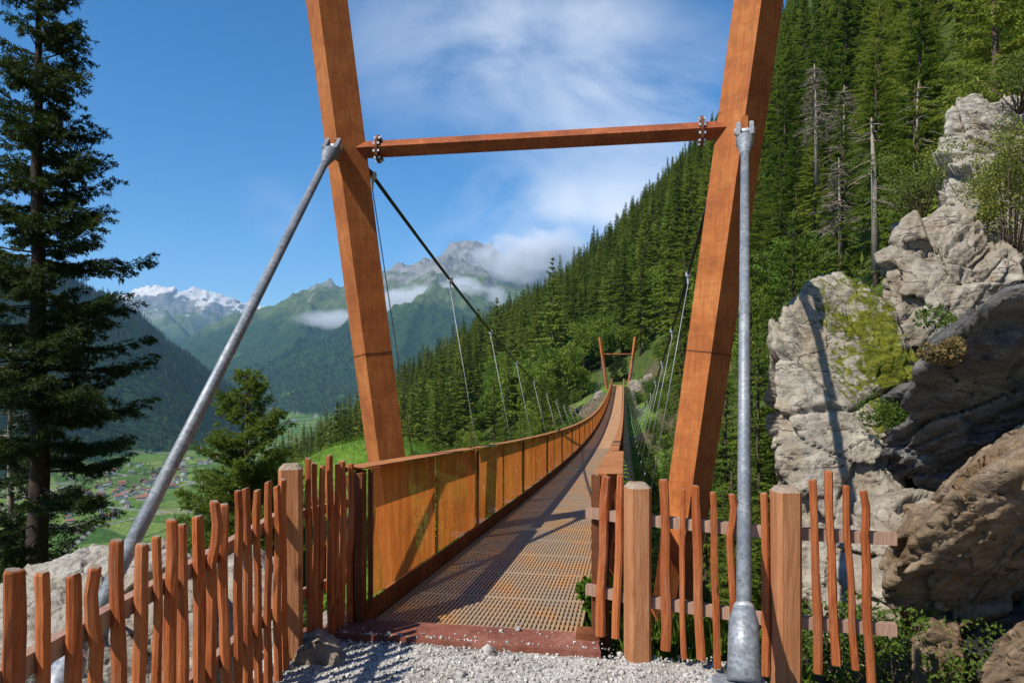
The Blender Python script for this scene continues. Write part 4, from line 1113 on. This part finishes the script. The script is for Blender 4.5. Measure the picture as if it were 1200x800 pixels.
# ---- the slope forest
rng = np.random.default_rng(12)
cand = []
def visible_dir(x, y): return y > 3 and -.83 < x/y < .86
def add_forest():
    tstep = 4.6
    for ti in np.arange(8, 420, tstep):
        stp = tstep if ti < 200 else 5.6
        for vi in np.arange(-230, 150, stp):
            t = ti+rng.uniform(-2, 2); v = vi+rng.uniform(-2, 2)
            p = br(t, v)
            if not visible_dir(p.x, p.y): continue
            if abs(v) < 5.0 and t < 108: continue
            if abs(v) < 3.5 and t < 118: continue
            if t < 14 and v > -8: continue
            if v > 0 and v < 9.5 and t < 22: continue
            if -22 < v < 0 and t < 44: continue
            if 325 < 600+F*p.x/p.y < 425 and p.y < 62: continue                   # grassy shoulder left of the bridge
            if v <= -16 and t < 26 : continue
            if v > 0 and t < 14: continue
            if v < -16 and t < 60 and rng.random() < .5: continue
            if p.x/p.y < -.42 and p.y < 70: continue
            if 5 < v < 9 and 20 < t < 100 and rng.random() < .55: continue
            cand.append((p.x, p.y, t, v))
add_forest()
C = np.array(cand); Zg = hill_h(C[:, 0], C[:, 1]); 
hs_ = rng.uniform(.55, 1.25, len(C)); kinds = rng.choice(list('aaabbbcceedd'), len(C))
near = (C[:, 2] < 100) & (np.abs(C[:, 3]) < 26)
hs_[near] *= .72
low = (C[:, 2] < 100) & (C[:, 3] < 0) & (C[:, 3] > -60); hs_[low] *= .72
kinds = np.array(kinds, dtype='<U2'); nr_ = C[:, 1] < 75; kinds[nr_] = np.where(rng.random(nr_.sum()) < .5, 'na', 'nb')
patch = fbm(P2(C[:, 0], C[:, 1], 26), 3, 123)
leafy = ((patch > .16) & (rng.random(len(C)) < .75)) | (rng.random(len(C)) < .05)
leafy &= (C[:, 1] < 260) & (C[:, 3] < 14)
kinds[leafy] = np.where(rng.random(leafy.sum()) < .5, 'f', 'g')
rzs = rng.uniform(0, 6.28, len(C))
# size in the picture; keep those whose top is in the frame
ap = np.array([PROTO[k].H for k in kinds])*hs_/C[:, 1]
topz = Zg+np.array([PROTO[k].H for k in kinds])*hs_
py_top = HOR-(topz-ZC)*F/C[:, 1]; py_bot = HOR-(Zg-ZC)*F/C[:, 1]; pxs = 600+F*C[:, 0]/C[:, 1]
seen = (pxs > -20) & (pxs < 1220) & (py_bot > -30) & (py_top < 620)
# hide behind the cliff on the right
seen &= ~((pxs > 1110) & (py_top > 150))
E_ = np.interp(pxs, [-200, 150, 250, 330, 420, 480, 540, 640, 690, 740, 800, 850, 930, 1100, 1400], [-.36, -.22, -.15, -.09, -.03, .02, .068, .130, .180, .240, .315, .38, .55, .75, 1.0])
hmax = ZC+C[:, 1]*(E_+rng.normal(size=len(C))*.010)-Zg
Hk = np.array([PROTO[k].H for k in kinds]); lim_ = (pxs > 250) & (pxs < 1000)
hs_ = np.where(lim_, np.minimum(hs_, hmax/Hk), hs_)
keep = hs_ > .28; C, Zg, hs_, kinds, rzs, pxs, py_top, py_bot, seen, Hk = [a[keep] for a in (C, Zg, hs_, kinds, rzs, pxs, py_top, py_bot, seen, Hk)]
ap = Hk*hs_/C[:, 1]
order = np.argsort(-ap*seen)
NIND = 300
ind = set(order[:NIND].tolist())
cnt = 0
for i in order[:NIND]:
    x, y, t, v = C[i]; k = kinds[i]; P_ = PROTO[k]
    nm = 'larch_tree' if k == 'd' else 'broadleaf_tree' if k in 'fg' else 'spruce_tree'
    if k in 'fg': lb, gp = 'round yellow green broadleaf tree among the dark spruces of the slope', 'broadleaf trees among the spruces'
    elif k == 'd': lb, gp = 'light green feathery larch among the dark spruces on the mountainside', 'larches among the slope spruces'
    elif v > 0: lb, gp = 'dark green spruce in the steep forest right of the bridge', 'spruces of the steep forest right of the bridge'
    elif t > 100: lb, gp = 'green spruce on the wooded ridge beyond the far pylon', 'spruces on the ridge beyond the far pylon'
    else: lb, gp = 'green spruce rising from the gully left of the bridge', 'spruces in the gully left of the bridge'
    place(nm, lb, 'tree', P_.crown, P_.trunk, (x, y, float(Zg[i])-.3), rzs[i], hs_[i], gp)

def scatter(name, label, cat, pts, scl, rot, idx, meshes):
    coll = bpy.data.collections.new(name+'_kinds')
    for j, me in enumerate(meshes):
        o = bpy.data.objects.new('%s_%02d' % (name, j), me); coll.objects.link(o)
    me = bpy.data.meshes.new(name); me.vertices.add(len(pts)); me.vertices.foreach_set('co', np.asarray(pts, np.float32).ravel())
    for nm, ty, dat in (('scl', 'FLOAT', scl), ('rot', 'FLOAT', rot), ('idx', 'INT', idx)):
        a = me.attributes.new(nm, ty, 'POINT'); a.data.foreach_set('value', np.asarray(dat, np.int32 if ty == 'INT' else np.float32))
    o = link(name, me); tag(o, label, cat, kind='stuff')
    g = bpy.data.node_groups.new(name+'_scatter', 'GeometryNodeTree')
    g.interface.new_socket('Geometry', in_out='INPUT', socket_type='NodeSocketGeometry'); g.interface.new_socket('Geometry', in_out='OUTPUT', socket_type='NodeSocketGeometry')
    n = g.nodes; gi = n.new('NodeGroupInput'); go = n.new('NodeGroupOutput'); ip = n.new('GeometryNodeInstanceOnPoints'); ci = n.new('GeometryNodeCollectionInfo')
    ci.inputs['Collection'].default_value = coll; ci.inputs['Separate Children'].default_value = True; ci.inputs['Reset Children'].default_value = True
    def at_(nm, ty):
        q = n.new('GeometryNodeInputNamedAttribute'); q.data_type = ty; q.inputs['Name'].default_value = nm; return q.outputs['Attribute']
    cx = n.new('ShaderNodeCombineXYZ'); er = n.new('FunctionNodeEulerToRotation')
    L = g.links.new
    L(gi.outputs[0], ip.inputs['Points']); L(ci.outputs[0], ip.inputs['Instance']); ip.inputs['Pick Instance'].default_value = True
    L(at_('idx', 'INT'), ip.inputs['Instance Index']); L(at_('scl', 'FLOAT'), ip.inputs['Scale'])
    L(at_('rot', 'FLOAT'), cx.inputs[2]); L(cx.outputs[0], er.inputs[0]); L(er.outputs[0], ip.inputs['Rotation'])
    L(ip.outputs[0], go.inputs[0])
    md = o.modifiers.new('scatter', 'NODES'); md.node_group = g
    return o
rest = np.array([i for i in range(len(C)) if i not in ind])
kk = {'a': 0, 'b': 1, 'c': 2, 'd': 3, 'e': 4, 'na': 5, 'nb': 6, 'f': 7, 'g': 8}
scatter('forest', 'mass of spruces covering the mountainside between and behind the nearer trees', 'forest',
        np.stack([C[rest, 0], C[rest, 1], Zg[rest]-.3], 1), hs_[rest], rzs[rest], [kk[kinds[i]] for i in rest], [PROTO[k].joined for k in ('a', 'b', 'c', 'd', 'e', 'na', 'nb', 'f', 'g')])

# ---- forest on the shaded valley side and clumps on the valley floor
def far_forest():
    N = 60000
    X = rng.uniform(-2700, 400, N); Y = rng.uniform(1200, 4300, N)
    k = X/Y; ok = (k > -.80) & (k < -.20); X, Y = X[ok], Y[ok]
    Z = valley_h(X, Y)
    slope = Z > FLOOR+9
    clump = fbm(P2(X, Y, 140), 3, 88) > .30
    ok = (slope & (Z < 330)) | (clump & (rng.random(len(X)) < .25))
    X, Y, Z = X[ok], Y[ok], Z[ok]
    prob = np.clip(2600/Y, .25, 1.0); q = rng.random(len(X)) < prob*.85; X, Y, Z = X[q], Y[q], Z[q]
    n = len(X); fl = Z < FLOOR+9
    s = rng.uniform(.75, 1.4, n); s[fl] *= .6
    scatter('valley_woods', 'dark wooded valley side and tree clumps far below the left fence', 'woods', np.stack([X, Y, Z-1], 1), s, rng.uniform(0, 6.28, n), np.where(fl, 1, (rng.random(n) < .2).astype(int)), [PROTO['lo'].joined, PROTO['lo2'].joined])
    return n
far_forest()

# ---- single trees that stand out
def snag(name, label, px, py0, py1, Y, twigs, r=.15, seed=0, crown=False):
    b = at(px, py1, Y); t_ = at(px, py0, Y); H = t_.z-b.z; rnd = random.Random(seed)
    root = thing(name, label, 'tree', b)
    m = MB(); lean = rnd.uniform(-.3, .3)
    m.tube([(0, 0, -1.5), (lean*.3, 0, H*.4), (lean, 0, H)], [r, r*.75, r*.2], 8); tr = m.build('trunk', M['bark_pale'], root, True)
    m = MB()
    for i in range(twigs):
        u = rnd.uniform(.25, .97); a = rnd.uniform(0, 6.28); l = rnd.uniform(.4, 1.0)*(1.9*(1-u)+.5)
        p = Vector((lean*u, 0, H*u)); d = Vector((math.cos(a), math.sin(a), rnd.uniform(-.45, -.05)))
        m.tube([p, p+d*l*.5, p+d*l+Vector((0, 0, -.1*l))], [.03, .02, .008], 4, False)
        if crown:
            for q in range(7):
                e = p+d*l*rnd.uniform(.3, 1); d2 = Vector((rnd.gauss(0, 1), rnd.gauss(0, 1), rnd.uniform(-1.2, .1))).normalized()
                m.tube([e, e+d2*rnd.uniform(.25, .6)], [.022, .008], 3, False)
    m.build('branch', M['dead'], root)
snag('dead_tree', 'bare pale trunk with few twigs standing above the boulders', 1026, 138, 275, 26, 26, .15, 3)
snag('dead_tree', 'grey brown dead spruce with dry branches right of the pylon', 957, 75, 190, 48, 110, .16, 4, True)
snag('dead_tree', 'thinner dead spruce next to the other dead tree right of the pylon', 988, 100, 205, 46, 70, .12, 5, True)
snag('dead_tree', 'leaning pale trunk in the forest left of the rock tower', 1072, 95, 195, 30, 24, .12, 6)
snag('dead_tree', 'dry brown spruce below the dead trees near the pylon', 985, 185, 300, 40, 90, .12, 7, True)
p = at(648, 300, 128); H = 20
place('larch_tree', 'bright green larch on the skyline above the far pylon', 'tree', PROTO['d'].crown, PROTO['d'].trunk, (p.x, p.y, ground(p.x, p.y)-.3), 1.0, max(.8, (p.z-ground(p.x, p.y))/17))
dk = br(108.5, 0.2)
cr, st = shrub_mesh(501, 1.7, 5.0, 2600, .22, 'needle_dark', 16)
place('bush', 'round dark green bush closing the path behind the far pylon', 'bush', cr, st, (dk.x, dk.y, -.6), 0, 1.0, None, 'foliage', 'stem', 1.1)

# ---- shrubs
SH = [shrub_mesh(520+i, 1.1, 1.5, 3200, .075, 'shrub', 12) for i in range(3)]
sh_l = []
for i in range(150):
    t = rng.uniform(9, 104); v = rng.uniform(2.2, 13) if rng.random() < .72 else rng.uniform(-9, -2.2)
    sh_l.append((t, v, rng.uniform(.7, 1.7)))
for t, v, s in sh_l:
    p = br(t, v); c = SH[int(rng.integers(3))]
    lb, gp = ('leafy green shrub on the gully slope right of the bridge', 'shrubs right of the bridge') if v > 0 else ('leafy green shrub on the grassy slope left of the bridge', 'shrubs left of the bridge')
    place('shrub', lb, 'shrub', c[0], c[1], (p.x, p.y, ground(p.x, p.y)-.1), rng.uniform(0, 6), s, gp, 'foliage', 'stem')
# young spruces crowding the gap behind the right fence
yl = [(745, 585, 9.5, .55), (782, 600, 9.0, .5), (828, 560, 10.5, .6), (858, 520, 12, .7), (888, 480, 14, .9), (872, 590, 9.2, .5), (905, 555, 9.8, .5), (850, 440, 20, 1.0), (888, 400, 22, 1.1), (915, 330, 24, 1.2), (950, 300, 24, 1.2), (985, 290, 23, 1.1), (800, 500, 20, .9), (765, 520, 22, .8), (1010, 300, 21, 1.0), (930, 250, 32, 1.6), (880, 330, 30, 1.4)]
for px, py, Y, s in yl:
    p = at(px, py, Y); g = ground(p.x, p.y); h = max(1.6, p.z-g)
    s2 = h/8.0
    place('young_spruce', 'young spruce filling the gap between right pylon post and rocks', 'tree', PROTO['y'].crown, PROTO['y'].trunk, (p.x, p.y, g-.1), rng.uniform(0, 6), max(.45, min(s*1.0, s2*1.6)), 'young spruces behind the right fence', 'crown', 'trunk', s2)
# pale shrub on the cliff
def cliff_shrub(px, py, Y, s, seed, label, mat='shrub_pale', n=2600, leaf=.06, R=1.0, Hh=1.6, lobes=18):
    c, st_ = shrub_mesh(seed, R, Hh, n, leaf, mat, lobes); b = at(px, py, Y)
    place('shrub', label, 'shrub', c, st_, b, 0, s, None, 'foliage', 'stem')
cliff_shrub(1186, 335, 9.4, .86, 601, 'big pale yellow green shrub growing on the cliff at the right edge', 'shrub_pale', 12000, .040, .85, 2.7, 40)
cliff_shrub(1150, 262, 10.4, .42, 602, 'loose pale shrub sprouting before the chalky rock pillar', 'shrub_pale', 4500, .055, 1.0, 1.6, 16)
cliff_shrub(1080, 250, 12.5, 1.0, 603, 'yellowish shrub left of the chalky rock pillar', 'shrub_pale', 4500, .04, .8, 1.1, 16)
cliff_shrub(1110, 395, 7.6, .35, 604, 'small green plant rooted in the crack above the dark boulder', 'shrub', 500, .12, 1.0, 1.0, 8)
cliff_shrub(1048, 500, 7.0, .36, 605, 'green cushion plant hanging on the mossy outcrop', 'shrub', 3500, .07, 1.0, .7, 14)
cliff_shrub(1195, 120, 13, .9, 606, 'pale shrub on top of the square rock tower', 'shrub_pale', 4000, .045, 1.0, 1.0, 12)
cliff_shrub(985, 800, 5.0, .5, 607, 'green weeds at the foot of the right fence below the pale slab', 'shrub', 3000, .06, 1.0, .9, 12)
cliff_shrub(1045, 800, 4.7, .5, 608, 'green weeds between the last fence picket and the brown boulder', 'shrub', 3000, .06, 1.0, .9, 12)
cliff_shrub(1108, 425, 5.2, .16, 609, 'dry brown grass tuft on the edge of the dark boulder', 'dry', 2500, .16, 1.0, 1.0, 8)
cliff_shrub(716, 752, 5.3, .30, 610, 'bright green grass clump in the gap beside the near end of the right railing', 'grass', 3000, .16, .8, 1.6, 14)
cliff_shrub(742, 780, 4.9, .22, 611, 'bright green grass clump at the foot of the fence post beside the bridge', 'grass', 2200, .16, 1.0, 1.2, 12)

# ---- grass
def grass():
    N = 60000
    t = rng.uniform(.1, 46, N)**1.0; v = rng.uniform(-20, 5.0, N)
    kx = rng.random(N) < .35; t[kx] = rng.uniform(.02, 3.5, kx.sum()); v[kx] = rng.uniform(.8, 2.2, kx.sum())
    ky = rng.random(N) < .12; t[ky] = rng.uniform(-1.2, 2.5, ky.sum()); v[ky] = rng.uniform(-3.6, -1.0, ky.sum())
    ok = ~((v > 2.2) & (t < 9)); t, v = t[ok], v[ok]; N = len(t)
    X = BX+SA*t+CA*v; Y = BY+CA*t-SA*v; Z = hill_h(X, Y)
    d = rng.normal(size=(N, 3))*.45+[0, 0, 1]; d /= np.linalg.norm(d, axis=1)[:, None]
    far = np.clip(t/18, 1, 1.9)
    V, Fq = kite_cloud(np.stack([X, Y, Z-.02], 1), d, rng.uniform(.10, .30, N)*far, .008*far*rng.uniform(.7, 1.5, N), rng.normal(size=(N, 3)))
    o = link('grass', np_mesh('grass', V, Fq, M['grass'])); tag(o, 'bright green grass on the slope beside and below the bridge', 'grass', kind='stuff')
grass()

# ------------------------------------------------------------------ the village
def house_meshes(seed, wall, roof):
    rnd = random.Random(seed); w, l, h = rnd.uniform(9, 12), rnd.uniform(11, 16), rnd.uniform(5.5, 8); r = rnd.uniform(2.2, 3.2); o = .9
    b = MB(); b.add([(-w/2, -l/2, -1), (w/2, -l/2, -1), (w/2, l/2, -1), (-w/2, l/2, -1), (-w/2, -l/2, h), (w/2, -l/2, h), (w/2, l/2, h), (-w/2, l/2, h), (0, -l/2, h+r), (0, l/2, h+r)],
        [(0, 1, 5, 8, 4), (2, 3, 7, 9, 6), (1, 2, 6, 5), (3, 0, 4, 7), (3, 2, 1, 0)])
    wn = MB()
    for s in (-1, 1):
        for y in (-l*.3, 0, l*.3):
            for z in (1.6, 4.4): wn.box((s*(w/2+.04), y, z), (.12, 1.3, 1.3))
        for x in (-w*.25, w*.25):
            for z in (1.6, 4.4): wn.box((x, s*(l/2+.04), z), (1.3, .12, 1.3))
    q = MB(); e = w/2+o; y = l/2+o; zz = h-o*r/(w/2)
    q.add([(-e, -y, zz), (0, -y, h+r+.05), (0, y, h+r+.05), (-e, y, zz), (e, -y, zz), (e, y, zz), (-e, -y, zz+.35), (0, -y, h+r+.4), (0, y, h+r+.4), (-e, y, zz+.35), (e, -y, zz+.35), (e, y, zz+.35)],
          [(0, 1, 2, 3), (1, 4, 5, 2), (6, 9, 8, 7), (7, 8, 11, 10), (0, 6, 7, 1), (1, 7, 10, 4), (3, 2, 8, 9), (2, 5, 11, 8), (0, 3, 9, 6), (4, 10, 11, 5)])
    return b.mesh('wall', wall), q.mesh('roof', roof), wn.mesh('windows', M['glass'])
M['glass'] = m_plain('dark_window_glass', (.04, .045, .05), .2)
walls = [m_plain('white_render', (.72, .70, .66), .9), m_plain('cream_render', (.60, .52, .40), .9), m_plain('timber_wall', (.22, .13, .07), .9)]
roofs = [m_plain('brown_tiles', (.16, .09, .065), .85), m_plain('red_tiles', (.28, .11, .07), .85), m_plain('grey_tiles', (.19, .175, .17), .85)]
HM = [house_meshes(900+i, walls[(0, 0, 1, 2, 0, 1)[i]], roofs[(0, 2, 1, 0, 1, 2)[i]]) for i in range(6)]
hl = ['white house with brown roof', 'white house with grey roof', 'cream house with red roof', 'brown timber house with brown roof', 'white house with red roof', 'cream house with grey roof']
def village():
    spots = []
    def line(n, a, b, jx, jy, where, gp):
        for _ in range(n):
            u = rng.random(); spots.append((a[0]+(b[0]-a[0])*u+rng.normal()*jx, a[1]+(b[1]-a[1])*u+rng.normal()*jy, where, gp))
    line(50, (62, 604), (150, 580), 14, 9, 'in the village core far below the dark spruce', 'houses of the village core')
    line(38, (125, 578), (215, 562), 10, 6, 'in the village row left of the stay rod', 'houses of the village row by the stay rod')
    line(16, (70, 556), (165, 552), 12, 4, 'strung along the meadow above the village', 'houses along the upper meadow')
    line(6, (178, 521), (205, 522), 5, 1.5, 'at the foot of the dark wooded mountain', 'houses at the mountain foot')
    line(6, (135, 532), (158, 530), 5, 2, 'on the meadow before the dark mountain', 'houses on the far meadow')
    line(8, (205, 546), (232, 540), 6, 3, 'on the meadow right of the stay rod', 'houses right of the stay rod')
    line(34, (268, 478), (332, 497), 9, 3, 'in the distant hamlet up the valley', 'houses of the distant hamlet')
    placed = []
    for px, py, where, gp in spots:
        Y = (ZC-FLOOR)*F/(py-HOR); X = (px-600)/F*Y
        for _ in range(6):
            if all((X-a)**2+(Y-b)**2 > 20**2 for a, b in placed): break
            X += rng.uniform(-26, 26); Y += rng.uniform(-30, 30)
        z = float(valley_h(np.array([X]), np.array([Y]))[0])
        if z > FLOOR+25: continue
        placed.append((X, Y)); k = int(rng.integers(6)); s = rng.uniform(.60, .92)*(1.3 if Y > 2400 else 1)
        r = thing('house', hl[k]+' '+where, 'house', (X, Y, z), rng.choice([.4, .5, 1.9, 2.05, .3])+rng.normal()*.1, gp+', '+hl[k]); r.scale = (s, s, s)
        link('wall', HM[k][0], r); link('roof', HM[k][1], r); link('window', HM[k][2], r)
    # church
    X, Y = (98-600)/F*1290, 1290.0; Y = (ZC-FLOOR)*F/(592-HOR); X = (98-600)/F*Y
village()

# ------------------------------------------------------------------ air and mist
def haze():
    m = MB(); x0, x1, y0, y1, z0, z1 = -14500, 14500, -1200, 14500, -1500, 1900
    zz0 = min(-480.0, float(min(v.co.z for v in hs.data.vertices))-1)
    m.box(((x0+x1)/2, (y0+y1)/2, (zz0+z1)/2), (x1-x0, y1-y0, z1-zz0))
    n = NT('valley_air'); pv = n.new('ShaderNodeVolumePrincipled'); pv.inputs['Color'].default_value = (.36, .66, 1.0, 1); pv.inputs['Density'].default_value = 5.0e-5; pv.inputs['Anisotropy'].default_value = .0
    n.lk(pv.outputs[0], n.out.inputs['Volume'])
    o = m.build('haze', n.m); tag(o, 'thin blue air filling the valley', 'haze', kind='stuff')
haze()
def mist(label, px, py, Y, rx, ry, rz, dens, seed):
    bm = bmesh.new(); bmesh.ops.create_icosphere(bm, subdivisions=4, radius=1); me = bpy.data.meshes.new('mist_bank'); bm.to_mesh(me); bm.free()
    n = NT('mist'); c = n.coord()
    ln = n.new('ShaderNodeVectorMath'); ln.operation = 'LENGTH'; n.lk(c, ln.inputs[0])
    off = n.coord((rx/650, ry/650, rz/420))
    ad = n.new('ShaderNodeVectorMath'); ad.operation = 'ADD'; ad.inputs[1].default_value = (seed*3.1, seed*1.7, 0); n.lk(off, ad.inputs[0])
    f = n.noise(ad.outputs[0], 1.9, 7, .62)
    d = n.math('SUBTRACT', n.math('ADD', f, n.math('MULTIPLY', n.math('SUBTRACT', 1.0, ln.outputs['Value']), .62)), .64)
    d = n.math('MULTIPLY', n.math('MAXIMUM', d, 0.0), dens)
    pv = n.new('ShaderNodeVolumePrincipled'); pv.inputs['Color'].default_value = (.95, .96, 1, 1); n.lk(d, pv.inputs['Density'])
    n.lk(pv.outputs[0], n.out.inputs['Volume']); me.materials.append(n.m)
    o = link('mist_bank', me, None, at(px, py, Y)); o.scale = (rx, ry, rz); tag(o, label, 'mist', kind='stuff')
mist('white mist bank lying below the pointed rocky peak', 520, 354, 5200, 680, 420, 220, .06, 1)
mist('white mist rising behind the wooded ridge right of the peak', 630, 305, 5600, 640, 420, 330, .04, 2)
mist('thin mist patch on the mountain left of the near pylon', 395, 374, 4900, 380, 300, 110, .025, 3)
